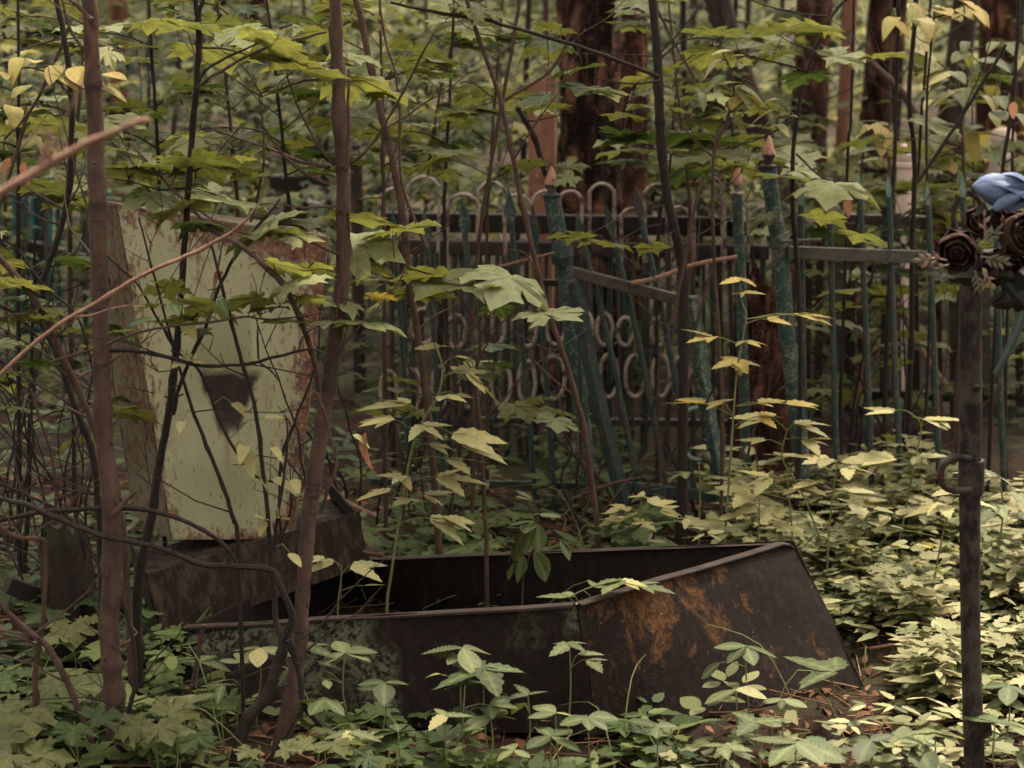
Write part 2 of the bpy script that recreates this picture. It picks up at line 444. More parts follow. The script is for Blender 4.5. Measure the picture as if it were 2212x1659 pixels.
def fastmesh(name, verts, tris, mat, tint=None):
    me = bpy.data.meshes.new(name)
    nv, nf = len(verts), len(tris)
    me.vertices.add(nv); me.vertices.foreach_set('co', np.ascontiguousarray(verts, np.float32).ravel())
    me.loops.add(nf * 3); me.loops.foreach_set('vertex_index', np.ascontiguousarray(tris, np.int32).ravel())
    me.polygons.add(nf); me.polygons.foreach_set('loop_start', np.arange(0, nf * 3, 3, dtype=np.int32))
    me.update(calc_edges=True)
    me.polygons.foreach_set('use_smooth', np.ones(nf, bool))
    if tint is not None:
        a = me.attributes.new('tint', 'FLOAT', 'POINT'); a.data.foreach_set('value', np.ascontiguousarray(tint, np.float32))
    me.materials.append(M[mat])
    o = bpy.data.objects.new(name, me); COL.objects.link(o)
    return o

def smooth_poly(pts, sub=4):
    """Catmull-Rom through points (any dimension)."""
    P = [np.array(p, float) for p in pts]
    if len(P) < 3: 
        return [tuple(P[0] + (P[1] - P[0]) * t) for t in np.linspace(0, 1, sub + 1)]
    out = []
    for i in range(len(P) - 1):
        p0 = P[max(i - 1, 0)]; p1 = P[i]; p2 = P[i + 1]; p3 = P[min(i + 2, len(P) - 1)]
        for s in range(sub):
            t = s / sub
            out.append(tuple(.5 * ((2 * p1) + (-p0 + p2) * t + (2 * p0 - 5 * p1 + 4 * p2 - p3) * t * t + (-p0 + 3 * p1 - 3 * p2 + p3) * t ** 3)))
    out.append(tuple(P[-1]))
    return out

# ------------------------------------------------------------------ leaf shapes
def leaf_object_mesh(name, outline, tips, centre, droop=.12, fold=.05, ring=True, seed=0, cup=0.0):
    rr = random.Random(seed)
    verts = [(centre[0], centre[1], 0)]; vein = [1.0]
    faces = []; k = len(outline)
    def z(x, y, tip):
        r2 = (x - centre[0]) ** 2 + (y - centre[1]) ** 2
        return -droop * r2 + cup * abs(x) + (-fold if tip else fold) * math.sqrt(r2) + .08 * rr.uniform(-1, 1) * math.sqrt(r2)
    if ring:
        for i, (x, y) in enumerate(outline):
            mx, my = centre[0] + (x - centre[0]) * .5, centre[1] + (y - centre[1]) * .5
            verts.append((mx, my, z(mx, my, i in tips))); vein.append(1.0 if i in tips else 0.0)
    o = len(verts)
    for i, (x, y) in enumerate(outline):
        verts.append((x, y, z(x, y, i in tips))); vein.append(1.0 if i in tips else 0.0)
    for i in range(k):
        j = (i + 1) % k
        if ring:
            faces.append((0, 1 + i, 1 + j)); faces.append((1 + i, o + i, o + j)); faces.append((1 + i, o + j, 1 + j))
        else: faces.append((0, o + i, o + j))
    return np.array(verts, float), np.array(faces, int), np.array(vein, float)

def data_mesh(name, geo):
    v, f, vn = geo
    me = bpy.data.meshes.new(name)
    me.from_pydata([tuple(p) for p in v], [], [tuple(map(int, q)) for q in f])
    a = me.attributes.new('vein', 'FLOAT', 'POINT'); a.data.foreach_set('value', vn.astype(np.float32))
    me.polygons.foreach_set('use_smooth', [True] * len(me.polygons))
    return me

HALF = [(.10, -.13), (.26, -.24), (.42, -.20), (.66, -.22), (.58, -.05), (.66, .04), (.53, .11), (.68, .20), (.74, .34), (.98, .46),
        (.76, .52), (.70, .66), (.50, .57), (.31, .49), (.36, .66), (.46, .78), (.25, .84)]
def maple_outline(rr, jit=.03, n=None):
    rs = [(x + rr.uniform(-jit, jit), y + rr.uniform(-jit, jit)) for x, y in HALF]
    ls = [(-x + rr.uniform(-jit, jit), y + rr.uniform(-jit, jit)) for x, y in HALF][::-1]
    o = [(0, 0)] + rs + [(0, 1.12)] + ls
    tips = {4, 10, 18, 18 + 8, 18 + 14}
    return [(x / 1.86, y / 1.86) for x, y in o], tips
MAPLE = []
for s in range(6):
    rr = random.Random(40 + s)
    o, t = maple_outline(rr)
    MAPLE.append(leaf_object_mesh('m', o, t, (0, .06), droop=[.06, .20, .02, .34, .14, .46][s], fold=[.05, .04, .06, .035, .06, .04][s], seed=s))
# cheap maple star for distant leaves
SM = [(0, 0), (.30, -.12), (.27, .06), (.48, .28), (.16, .24), (0, .60), (-.16, .24), (-.48, .28), (-.27, .06), (-.30, -.12)]
MAPLE_FAR = leaf_object_mesh('m', SM, {1, 3, 5, 7, 9}, (0, .1), .5, .05, False, 3)

def ovate(n=7, width=.42, serr=0.0, droop=.5, cup=.15, pleat=0.0, seed=0, tip=1.0, wpos=.36):
    rr = random.Random(seed)
    V = []; VN = []; F = []
    for i in range(n + 1):
        t = i / n
        w = width * (math.sin(math.pi * t ** (math.log(.5) / math.log(wpos))) ** .85) if 0 < t < 1 else 0
        zc = -droop * t * t * .5
        V.append((0, t, zc)); VN.append(1.0)
        for sgn in (-1, 1):
            ww = w * (1 + (serr if i % 2 else -serr)) if 0 < i < n else 0
            yy = t + (serr * .10 if i % 2 else 0)
            V.append((sgn * ww * .5, yy - .02, zc + cup * w * .5 + (pleat if i % 2 else -pleat) * w)); VN.append(.72 if (pleat and i % 2 == 0) else 0.0)
    for i in range(n):
        a = 3 * i; b = 3 * (i + 1)
        for k in (1, 2):
            q = (a, a + k, b + k, b) if k == 2 else (a, b, b + k, a + k)
            F += [(q[0], q[1], q[2]), (q[0], q[2], q[3])]
    F = [f for f in F]
    return np.array(V, float), np.array(F, int), np.array(VN, float)
OVATE = [ovate(7, .5, 0, .5, .25, seed=1), ovate(7, .44, 0, 1.0, .3, seed=2), ovate(7, .55, 0, .2, .15, seed=3)]
SERR = [ovate(25, .54, .06, .18, .10, .03, wpos=.52), ovate(25, .58, .055, .34, .13, .03, wpos=.5), ovate(23, .48, .06, .06, .06, .025, wpos=.48)]
OV_FAR = ovate(3, .5, 0, .6, .25)
TRI = [ovate(9, .44, .12, .10, .10, .02, wpos=.3), ovate(9, .38, .10, .26, .12, .02, wpos=.3)]
FLAT = [ovate(7, .40, .12, .04, .05, .015, wpos=.34), ovate(7, .30, .10, .10, .05, .01, wpos=.3)]

_dm = {}
def leaf_data(geos, i, mat):
    key = (id(geos), i, mat)
    if key not in _dm:
        me = data_mesh('leaf', geos[i]); me.materials.append(M[mat]); _dm[key] = me
    return _dm[key]

def put_leaf(parent, geos, mat, pos, size, yaw, tilt=0.0, roll=0.0, name='leaf', pick=None, lean=0.0):
    """pos: world point of the leaf's base; yaw: heading of its tip about Z; tilt: tip up (+) or down (-)."""
    me = leaf_data(geos, random.randrange(len(geos)) if pick is None else pick, mat)
    o = bpy.data.objects.new(name, me); COL.objects.link(o)
    o.parent = parent
    m = Matrix.Rotation(lean, 4, 'X') @ Matrix.Rotation(yaw, 4, 'Z') @ Matrix.Rotation(tilt, 4, 'X') @ Matrix.Rotation(roll, 4, 'Y')
    q = m.to_quaternion()
    o.rotation_mode = 'QUATERNION'; o.rotation_quaternion = q
    o.location = Vector(pos) - Vector(parent.location)
    o.scale = (size, size, size)
    return o

def scatter(geo, pos, size, yaw, tilt, roll, tintv, lean=None):
    """numpy: many copies of a leaf shape in one mesh."""
    v, f, _ = geo; n = len(pos); k = len(v)
    cy, sy, ct, st, cr, sr = np.cos(yaw), np.sin(yaw), np.cos(tilt), np.sin(tilt), np.cos(roll), np.sin(roll)
    X = v[None, :, 0] * size[:, None]; Y = v[None, :, 1] * size[:, None]; Z = v[None, :, 2] * size[:, None]
    X, Z = X * cr[:, None] + Z * sr[:, None], -X * sr[:, None] + Z * cr[:, None]
    Y, Z = Y * ct[:, None] - Z * st[:, None], Y * st[:, None] + Z * ct[:, None]
    X, Y = X * cy[:, None] - Y * sy[:, None], X * sy[:, None] + Y * cy[:, None]
    if lean is not None:
        cl, sl2 = np.cos(lean)[:, None], np.sin(lean)[:, None]; Y, Z = Y * cl - Z * sl2, Y * sl2 + Z * cl
    V = np.stack([X + pos[:, 0, None], Y + pos[:, 1, None], Z + pos[:, 2, None]], -1).reshape(-1, 3)
    Fc = (f[None] + (np.arange(n) * k)[:, None, None]).reshape(-1, 3)
    return V, Fc, np.repeat(tintv, k)
def merge(parts):
    V, Fc, T = [], [], []; o = 0
    for v, f, t in parts:
        V.append(v); Fc.append(f + o); T.append(t); o += len(v)
    return np.concatenate(V), np.concatenate(Fc), np.concatenate(T)

# ================================================================== THE GROUND
gx = np.concatenate([np.linspace(-160, -8, 16), np.linspace(-7, -2, 16), np.linspace(-1.9, 1.9, 96), np.linspace(2, 7, 16), np.linspace(8, 160, 16)])
gy = np.concatenate([np.linspace(-40, 3, 12), np.linspace(3.2, 7, 96), np.linspace(7.15, 14, 40), np.linspace(15, 220, 24)])
GV = np.array([(x, y, hgt(x, y) if -20 < x < 20 and 0 < y < 60 else -.02) for y in gy for x in gx])
nx = len(gx); T_ = []
for j in range(len(gy) - 1):
    for i in range(nx - 1):
        a = j * nx + i
        T_ += [(a, a + 1, a + nx + 1), (a, a + nx + 1, a + nx)]
kind(fastmesh('ground', GV, np.array(T_), 'soil'), 'structure')

# ================================================================== GRAVESTONE
gbase = at(500, 1240, 4.85)
gbase.z = 0.08
stele = thing('metal_gravestone', 'pale green painted metal gravestone, rust-eaten, narrowing down onto its dark plinth', 'gravestone', gbase)
FL, FR, TL, TR = at(372, 1165, 4.72), at(636, 1165, 4.86), at(254, 443, 4.74), at(708, 514, 4.92)
BL, BTL = at(288, 1110, 4.92), at(181, 431, 4.95)
BR, BTR = FR + Vector((-.06, .20, 0)), TR + Vector((-.07, .21, 0))
def panel(name, c, thick, mat, parent, nu=12, nv=12, dent=.004, seed=0.0, rnd=0.0):
    dent *= 1.5
    """c: bottom left, bottom right, top right, top left; a sheet of metal with a real thickness, slightly dented, with UV."""
    a, b, d, e = [Vector(p) for p in c]
    nrm = (b - a).cross(e - a).normalized()
    V = []; uvs = []
    for side in (0, 1):
        for j in range(nv + 1):
            for i in range(nu + 1):
                u, v = i / nu, j / nv
                v2 = v * (1 - rnd * max(0, (u - .92) / .08) ** 2.2)
                p = (a * (1 - u) + b * u) * (1 - v2) + (e * (1 - u) + d * u) * v2
                p = p + nrm * (mnoise.noise(p * 5 + Vector((seed, 0, 0))) * dent) - nrm * (thick * side)
                V.append(p - parent.location); uvs.append((u, v))
    k = (nu + 1) * (nv + 1); F = []
    for j in range(nv):
        for i in range(nu):
            q = j * (nu + 1) + i
            F.append((q, q + 1, q + nu + 2, q + nu + 1)); F.append((k + q + nu + 1, k + q + nu + 2, k + q + 1, k + q))
    rim = [i for i in range(nu + 1)] + [(j + 1) * (nu + 1) - 1 for j in range(1, nv + 1)] + [nv * (nu + 1) + i for i in range(nu - 1, -1, -1)] + [j * (nu + 1) for j in range(nv - 1, 0, -1)]
    for i in range(len(rim)):
        p, q = rim[i], rim[(i + 1) % len(rim)]
        F.append((p, p + k, q + k, q))
    me = bpy.data.meshes.new(name); me.from_pydata(V, [], F)
    ul = me.uv_layers.new(name='UVMap')
    for l in me.loops: ul.data[l.index].uv = uvs[l.vertex_index]
    me.polygons.foreach_set('use_smooth', [True] * len(me.polygons))
    me.set_sharp_from_angle(angle=R(40))
    me.materials.append(M[mat])
    o = bpy.data.objects.new(name, me); COL.objects.link(o); o.parent = parent; o['_o'] = tuple(parent.location)
    return o
panel('face_panel', [FL, FR, TR, TL], .004, 'stele_face', stele, 20, 26, .008)
panel('side_panel', [BL, FL + Vector((-.0025, .003, 0)), TL + Vector((-.0025, .003, 0)), BTL], .004, 'stele_side', stele, 6, 26, .006)
panel('side_panel', [FR + Vector((.0025, .003, 0)), BR, BTR, TR + Vector((.0025, .003, 0))], .004, 'stele_side', stele, 6, 20, .006)
panel('back_panel', [BR, BL, BTL, BTR], .004, 'stele_side', stele, 12, 20, .006)
panel('top_panel', [TL + Vector((0, 0, .003)), TR + Vector((0, 0, .003)), BTR + Vector((0, 0, .003)), BTL + Vector((0, 0, .003))], .004, 'stele_side', stele, 12, 5, .003)
pf = [at(352, 1378, 4.44), at(800, 1218, 4.84), at(772, 1106, 4.84), at(318, 1240, 4.46)]
bk = Vector((-.10, .30, .0))
pl = MB(); pl.box8([p + bk * .03 - Vector((0, 0, .0 if i < 2 else .045)) for i, p in enumerate(pf)] + [p + bk * .97 - Vector((0, 0, .0 if i < 2 else .045)) for i, p in enumerate(pf)])
pl = pl.build('plinth', 'plinth', stele, False, .004)
def plate(c, thick, nm):
    o = panel(nm, c, thick, 'plinth', stele, 12, 4, .005); o.parent = pl; return o
plate(pf, .005, 'front_plate')
plate([pf[1] + Vector((.002, .004, 0)), pf[1] + bk, pf[2] + bk, pf[2] + Vector((.002, .004, 0))], .005, 'end_plate')
plate([pf[0] + bk, pf[0] + Vector((-.002, .004, 0)), pf[3] + Vector((-.002, .004, 0)), pf[3] + bk], .005, 'end_plate')

# ================================================================== FLOWER BED
bed = thing('metal_flower_bed', 'dark rusted sheet-metal flower bed with sloping sides, tilted in the undergrowth', 'flower bed', atz(1100, 1480, 0))
P1, P2, P3, P4 = at(1243, 1306, 4.15), at(1716, 1168, 4.62), at(740, 1212, 4.9), at(396, 1354, 4.40)
B1, B2, B3, B4 = at(1292, 1580, 4.09), at(1866, 1484, 4.42), at(735, 1330, 5.0), at(380, 1520, 4.25)
B1.z = min(B1.z, -.02); B4.z = -.04
panel('front_panel', [B4, B1, P1, P4], .006, 'bed_front', bed, 24, 8, .010)
panel('end_panel', [B1 + Vector((.003, 0, 0)), B2, P2, P1 + Vector((.003, 0, 0))], .006, 'bed_end', bed, 40, 8, .006, 3.0, .095)
B3.z = -.05
panel('back_panel', [B2, B3, P3, P2], .006, 'bed_inner', bed, 20, 6, .008)
panel('end_panel', [B3, B4, P4, P3], .006, 'bed_inner', bed, 12, 6, .008)
def lip(name, a, b, w, h, seed, drop=0.0, roll=False):
    """A folded sheet edge: rounded section lying along the top of a side, inwards."""
    m = MB(); n = 26; pts = []
    t = (b - a).normalized(); s = Vector((-t.y, t.x, 0)).normalized()
    sec = ([(-.5 + .5 * math.cos(th) * 1.0, -.5 + .5 * math.sin(th)) for th in np.linspace(math.pi * 1.25, math.pi * .5, 7)] + [(.5, -.03), (.5, -.12), (-.1, -.14), (-.4, -.3), (-.62, -.62)]) if roll else [
        (-.5, -.9), (-.55, -.5), (-.5, -.1), (-.4, .0), (.45, .02), (.5, -.08), (.45, -.18), (-.3, -.24), (-.38, -.9)]
    o = 0
    for i in range(n + 1):
        p = a.lerp(b, i / n) + Vector((0, 0, 1)) * (mnoise.noise(a.lerp(b, i / n) * 6 + Vector((seed, 0, 0))) * .004)
        p.z -= drop * max(0, (i / n - .92) / .08) ** 2.2
        for x, z in sec: m.v.append(p + s * (x * w) + Vector((0, 0, z * h)))
    k = len(sec)
    for i in range(n):
        for j in range(k):
            m.f.append([i * k + j, i * k + (j + 1) % k, (i + 1) * k + (j + 1) % k, (i + 1) * k + j])
    m.f.append(list(range(k))[::-1]); m.f.append([n * k + j for j in range(k)])
    return m.build(name, 'rim', bed)
up = Vector((0, 0, .004))
lip('front_rim', P4 + up * .3, P1 + up * .3 + Vector((-.004, .004, .0)), .024, .008, 1)
lip('end_rim', P1 + up * 1.2 + Vector((.006, 0, 0)), P2 + up * 1.2, .022, .006, 2, .026)
lip('back_rim', P2 + up + Vector((-.02, 0, -.006)), P3 + up, .028, .010, 3)
m = MB()
inn = [B1.lerp(P1, .15), B2.lerp(P2, .15), B3.lerp(P3, .25), B4.lerp(P4, .3)]
ctr = sum(inn, Vector()) / 4
nn = 14; sv = []
for j in range(nn + 1):
    for i in range(nn + 1):
        u, v = i / nn, j / nn
        p = (inn[3] * (1 - u) + inn[0] * u) * (1 - v) + (inn[2] * (1 - u) + inn[1] * u) * v
        p = ctr + (p - ctr) * .985
        m.v.append(p + Vector((0, 0, mnoise.noise(p * 9) * .02 + mnoise.noise(p * 30) * .006)))
for j in range(nn):
    for i in range(nn):
        q = j * (nn + 1) + i; m.f.append([q, q + 1, q + nn + 2, q + nn + 1])
m.build('soil', 'soil', bed)

# ================================================================== FENCES
def dtube(m, pts, D, wpx, n=8, sub=4, jit=0.0):
    """tube through picture points at distance D (or a distance per point); wpx: width or widths."""
    Ds = D if hasattr(D, '__len__') else [D] * len(pts)
    Ws = wpx if hasattr(wpx, '__len__') else [wpx] * len(pts)
    q = [(*at(p[0], p[1], d), mw(w, d) / 2) for p, d, w in zip(pts, Ds, Ws)]
    q = smooth_poly(q, sub)
    P = [Vector(p[:3]) for p in q]; r = [max(p[3], .0006) for p in q]
    if jit:
        P = [p + Vector((mnoise.noise(p * 11), mnoise.noise(p * 11 + Vector((9, 0, 0))), 0)) * jit for p in P]
    m.tube(P, r, n); return P, r
def part_tube(name, parent, pts, D, wpx, mat, n=8, sub=4, jit=0.0):
    m = MB(); dtube(m, pts, D, wpx, n, sub, jit); return m.build(name, mat, parent)
def down(p, z=None):
    return Vector((p[0], p[1], (hgt(p[0], p[1]) if z is None else z) - .05))

def spear(m, tip, base, w, D):
    """A flat leaf-shaped spear point from base up to tip (picture points), a few mm thick."""
    a, b = at(*base, D), at(*tip, D); t = b - a; s = Vector((t.z, 0, -t.x)).normalized() * mw(w, D) / 2
    mid = a + t * .32; th = Vector((0, .004, 0))
    m.box8([a - s * .35 - th, mid + s - th, b - th * .1, mid - s - th, a - s * .35 + th, mid + s + th, b + th * .1, mid - s + th])
    m.box8([a - s * .35 - th * .8, a + s * .35 - th * .8, mid + s * .99 - th * .8, mid - s * .99 - th * .8, a - s * .35 + th * .8, a + s * .35 + th * .8, mid + s * .99 + th * .8, mid - s * .99 + th * .8])

def finial(parent, p, D, wpx, hpx, tipmat, collarmat):
    """Turned finial: collar, bulb, pointed cone. p: picture point of its foot."""
    b = at(p[0], p[1], D); r = mw(wpx, D) / 2; h = mw(hpx, D)
    m = MB(); m.lathe([(r * 1.0, 0), (r * 1.08, h * .03), (r * 1.08, h * .10), (r * .5, h * .14), (r * .45, h * .22), (r * .78, h * .38), (r * .82, h * .45)], b)
    m.build('finial_neck', collarmat, parent)
    m = MB(); m.lathe([(r * .81, h * .453), (r * .78, h * .52), (r * .45, h * .80), (r * .10, h * 1.06), (.0005, h * 1.08)], b)
    m.build('finial_tip', tipmat, parent)

# --- near fence on the right: leaning post, rail, spear-topped pickets
F1 = 5.72
nf = thing('iron_fence', 'dark green spear-topped iron fence with grey rail beside the tall leaning post', 'fence', down(at(1900, 1100, F1)))
part_tube('post', nf, [(1661, 362), (1670, 450), (1685, 540), (1700, 720), (1722, 900), (1745, 1140)], F1, [33, 34, 36, 36, 36, 36], 'green_paint', 14)
finial(nf, (1660, 364), F1, 34, 66, 'pink_lit_tip', 'brown_rail')
m = MB(); a, b = at(1683, 534, F1), at(1679, 505, F1); m.tube([a, b], mw(50, F1) / 2, 4); m.build('clamp_band', 'green_paint', nf, False, .003)
m = MB(); m.bar(at(1700, 545, F1 - .02), at(2290, 566, F1 + .1), .02, mw(27, F1)); m.build('rail', 'rail_grey', nf, False, .002)
m = MB(); m.bar(at(1690, 522, F1 - .03), at(1775, 518, F1 - .03), .012, .008); m.build('bracket', 'rail_grey', nf, False, .001)
m = MB(); m.bar(at(1725, 1085, F1), at(2290, 1110, F1 + .1), .012, mw(20, F1)); m.build('rail', 'green_dark', nf, False, .002)
for xt, yt, xb, yb in [(1730, 388, 1742, 1120), (1792, 398, 1812, 1120), (1856, 370, 1886, 1125), (1918, 370, 1950, 1125), (2003, 388, 2032, 1125), (2079, 370, 2098, 1125), (2150, 380, 2172, 1130), (2216, 380, 2236, 1130)]:
    ym = yt + 55; xm = xt + (xb - xt) * 55 / (yb - yt)
    m = MB(); dtube(m, [(xm, ym), ((xm + xb) / 2 + random.uniform(-3, 3), (ym + yb) / 2), (xb, yb)], F1 + .035, 13, 6)
    p = m.build('picket', 'green_dark', nf)
    m = MB(); spear(m, (xt, yt), (xm, ym + 6), 13, F1 + .035); m.build('spear_tip', 'teal_light', p, False)

# --- leaning gate
G1 = 5.62
gt = thing('iron_gate', 'dark green iron gate leaning out of line with a bent pull handle', 'gate', down(at(1420, 1100, G1)))
m = MB(); a, b = at(1236, 588, G1), at(1493, 655, G1); m.bar(a, b, .03, mw(24, G1)); m.build('top_rail', 'silver_dark', gt, False, .003)
for pts in ([(1242, 606), (1270, 760), (1305, 920), (1350, 1090)], [(1492, 640), (1515, 800), (1538, 940), (1572, 1130)]):
    m = MB(); q = smooth_poly([tuple(at(x, y, G1)) for x, y in pts], 4); m.tube([Vector(p) for p in q], mw(36, G1) / 2, 4); m.build('stile', 'green_dark' if pts[0][0] < 1300 else 'green_paint', gt, False, .003)
m = MB(); m.bar(at(1345, 1050, G1 + .01), at(1560, 1075, G1 + .01), .02, mw(24, G1)); m.build('bottom_rail', 'green_dark', gt, False, .002)
for pts in ([(1258, 520), (1315, 740), (1378, 1052)], [(1322, 505), (1380, 740), (1440, 1058)], [(1384, 470), (1440, 720), (1500, 1062)]):
    m = MB(); dtube(m, pts, G1 + .03, 13, 6); p = m.build('picket', 'green_dark', gt)
    x, y = pts[0]; m = MB(); spear(m, (x - 14, y - 68), (x + 1, y + 4), 22, G1 + .03); m.build('spear_tip', 'green_dark', p, False)
part_tube('handle', gt, [(1508, 880), (1482, 890), (1472, 925), (1480, 970), (1494, 990), (1535, 995)], G1 - .06, 11, 'teal_light', 8)
m = MB(); m.lathe([(.013, 0), (.014, .008), (.014, .018), (.006, .026)], at(1525, 986, G1 - .055), Vector((0, -1, 0)), 10); m.build('latch_knob', 'rail_grey', gt)

# --- left panel: finial post and a row of spear pickets behind the bed
F2 = 5.85
lf = thing('iron_fence', 'dark green iron fence panel with broad spear heads left of the gate', 'fence', down(at(1050, 1100, F2)))
part_tube('post', lf, [(1192, 424), (1205, 500), (1222, 600), (1240, 760), (1262, 940), (1285, 1120)], F2, 36, 'green_paint', 12)
finial(lf, (1191, 426), F2, 38, 62, 'pink_lit_tip', 'green_paint')
m = MB(); m.lathe([(.032, -.025), (.036, 0), (.03, .03), (.022, .04)], at(1214, 552, F2 - .01), n=7); m.build('clamp_band', 'green_dark', lf, False)
m = MB(); m.bar(at(800, 604, F2 + .04), at(1235, 612, F2 + .04), .015, mw(14, F2)); m.build('rail', 'brown_rail', lf, False, .002)
m = MB(); m.bar(at(800, 1040, F2 + .04), at(1270, 1050, F2 + .04), .015, mw(16, F2)); m.build('rail', 'green_dark', lf, False, .002)
for xt, yt, xb in [(848, 452, 890), (916, 446, 962), (1000, 425, 1042), (1097, 400, 1160), (1150, 440, 1200)]:
    xm = xt + (xb - xt) * .12; ym = yt + 82
    m = MB(); dtube(m, [(xm, ym), ((xm + xb) / 2 - 2, 760), (xb, 1110)], F2, 13, 6); p = m.build('picket', 'green_dark', lf)
    m = MB(); spear(m, (xt, yt), (xm, ym + 4), 27, F2); m.build('spear_head', 'green_paint' if xt < 1120 else 'green_dark', p, False)

# --- far fence: grey hoops, ovals and bars
F3 = 6.55
hf = thing('hooped_fence', 'grey tube fence with hooped tops and a row of oval rings behind the gate', 'fence', down(at(1200, 1000, F3)))
m = MB(); m.bar(at(830, 478, F3 + .08), at(1640, 490, F3 + .08), .05, mw(40, F3)); m.build('rail', 'bark_dark', hf, False, .004)
m = MB(); m.bar(at(860, 532, F3 + .04), at(1660, 545, F3 + .04), .04, mw(30, F3)); m.build('rail', 'brown_rail', hf, False, .004)
m = MB(); m.bar(at(820, 905, F3 + .04), at(1680, 915, F3 + .04), .03, mw(14, F3)); m.build('rail', 'silver_dark', hf, False, .002)
def hoop(x, y, w, yb, D, wp=9.5, mat='silver'):
    w *= random.uniform(.88, 1.08); y += random.uniform(-8, 8); sk = random.uniform(-7, 7)
    a = [(x - w / 2 + sk, yb), (x - w / 2, y + w * .5)]
    for t in range(1, 8):
        th = math.pi - math.pi * t / 8
        a.append((x + w / 2 * math.cos(th), y + w * .5 - w * .5 * math.sin(th)))
    a += [(x + w / 2, y + w * .5), (x + w / 2 + sk, yb)]
    m = MB(); dtube(m, a, D, wp, 7, 2); return m.build('hoop', mat, hf)
for x, y, w in [(850, 415, 62), (915, 388, 66), (1000, 418, 62), (1062, 388, 66), (1118, 424, 66), (1180, 410, 60), (1232, 420, 58), (1300, 400, 56), (1365, 446, 50), (1420, 398, 58), (1466, 440, 52), (1530, 388, 60), (1590, 430, 50), (1650, 445, 54), (1765, 411, 46)]:
    hoop(x, y, w, 566, F3 + random.uniform(-.04, .06), 8.0)
for x, y, w, h in [(951, 838, 36, 92), (1014, 834, 44, 92), (1082, 830, 42, 92), (1138, 826, 36, 92), (1197, 815, 46, 94), (1255, 815, 40, 92), (1315, 812, 38, 92), (1372, 812, 42, 90), (1428, 812, 38, 90), (1470, 815, 38, 90), (1066, 712, 48, 72), (915, 705, 50, 76), (1351, 716, 34, 60), (985, 716, 40, 70), (1140, 712, 38, 72), (1200, 708, 40, 72), (1262, 708, 36, 70), (1306, 712, 34, 68), (1500, 720, 34, 66), (1512, 812, 38, 90), (840, 846, 36, 88), (1425, 716, 34, 60), (890, 842, 38, 90)]:
    a = [(x + w / 2 * math.cos(t), y + h / 2 * math.sin(t)) for t in np.linspace(0, 2 * math.pi, 15)]
    m = MB(); dtube(m, a, F3 - .03, 9, 7, 2); m.build('oval_ring', 'silver', hf)
x = 846
while x < 1700:
    m = MB(); dtube(m, [(x, 545), (x + random.uniform(-6, 6), 800), (x + random.uniform(-10, 10), 1010)], F3 + random.uniform(0, .06), random.choice([8, 10, 13]), 6)
    m.build('bar', random.choice(['silver_dark', 'green_dark', 'brown_rail', 'green_dark']), hf); x += random.uniform(11, 24)  # dark paints: shade under the hoop tops is put into the bar colour

# --- the post with the second pink tip, between gate and leaning post
p3 = thing('fence_post', 'thin grey-green fence post with small pink point behind the gate', 'post', down(at(1606, 1000, 6.2)))
part_tube('shaft', p3, [(1592, 420), (1600, 600), (1612, 1000)], 6.2, 24, 'green_paint', 10)
finial(p3, (1592, 422), 6.2, 28, 62, 'pink_lit_tip', 'silver')
# --- right part of the bars behind: pale weathered slats
sl_ = thing('paling_fence', 'weathered grey-brown paling fence behind the spear-topped fence', 'fence', down(at(1950, 900, 7.0)))
m = MB(); m.bar(at(1720, 470, 7.02), at(2290, 486, 7.1), .03, mw(22, 7)); m.build('rail', 'brown_rail', sl_, False, .003)
m = MB(); m.bar(at(1720, 850, 7.02), at(2290, 860, 7.1), .03, mw(22, 7)); m.build('rail', 'brown_rail', sl_, False, .003)
x = 1740
while x < 2270:
    m = MB(); w = random.uniform(14, 24); a, b = at(x, 900, 6.98), at(x + random.uniform(-10, 10), random.uniform(440, 500), 6.98)
    m.bar(a, b, mw(w, 7), .012, Vector((0, 1, 0))); m.build('paling', random.choice(['rotwood', 'rotwood', 'trunk_red', 'silver_dark']), sl_, False, .002); x += random.uniform(24, 46)

# --- turquoise fence far left
F4 = 8.2
tf = thing('turquoise_fence', 'blurred turquoise metal fence with hooped tubes beyond the gravestone', 'fence', down(at(100, 800, F4)))
m = MB(); m.bar(at(-60, 500, F4), at(330, 600, F4 - .1), .05, mw(26, F4)); m.build('rail', 'bark_dark', tf, False, .004)
m = MB(); m.bar(at(-60, 700, F4), at(330, 720, F4), .03, mw(12, F4)); m.build('rail', 'turquoise', tf, False, .003)
x = -50
while x < 240:
    m = MB(); dtube(m, [(x, random.uniform(330, 430)), (x + 3, 600), (x + 6, 830)], F4 + random.uniform(0, .1), random.choice([9, 12, 22]), 6)
    m.build('bar', random.choice(['turquoise', 'turquoise', 'green_dark']), tf); x += random.uniform(16, 32)
for x, y, w in [(78, 412, 46), (170, 440, 40), (20, 420, 44)]:
    a = [(x - w / 2, 620), (x - w / 2, y + w / 2)] + [(x + w / 2 * math.cos(math.pi - math.pi * t / 8), y + w / 2 - w / 2 * math.sin(math.pi * t / 8)) for t in range(1, 8)] + [(x + w / 2, y + w / 2), (x + w / 2, 620)]
    m = MB(); dtube(m, a, F4 - .4, 9, 7, 2); m.build('hoop', 'silver_dark', tf)
for x, y, w, h in [(105, 830, 70, 92), (20, 845, 60, 90), (170, 850, 50, 80)]:
    a = [(x + w / 2 * math.cos(t), y + h / 2 * math.sin(t)) for t in np.linspace(0, 2 * math.pi, 15)]
    m = MB(); dtube(m, a, F4 - 1.6, 9, 7, 2); m.build('oval_ring', 'silver_dark', tf)

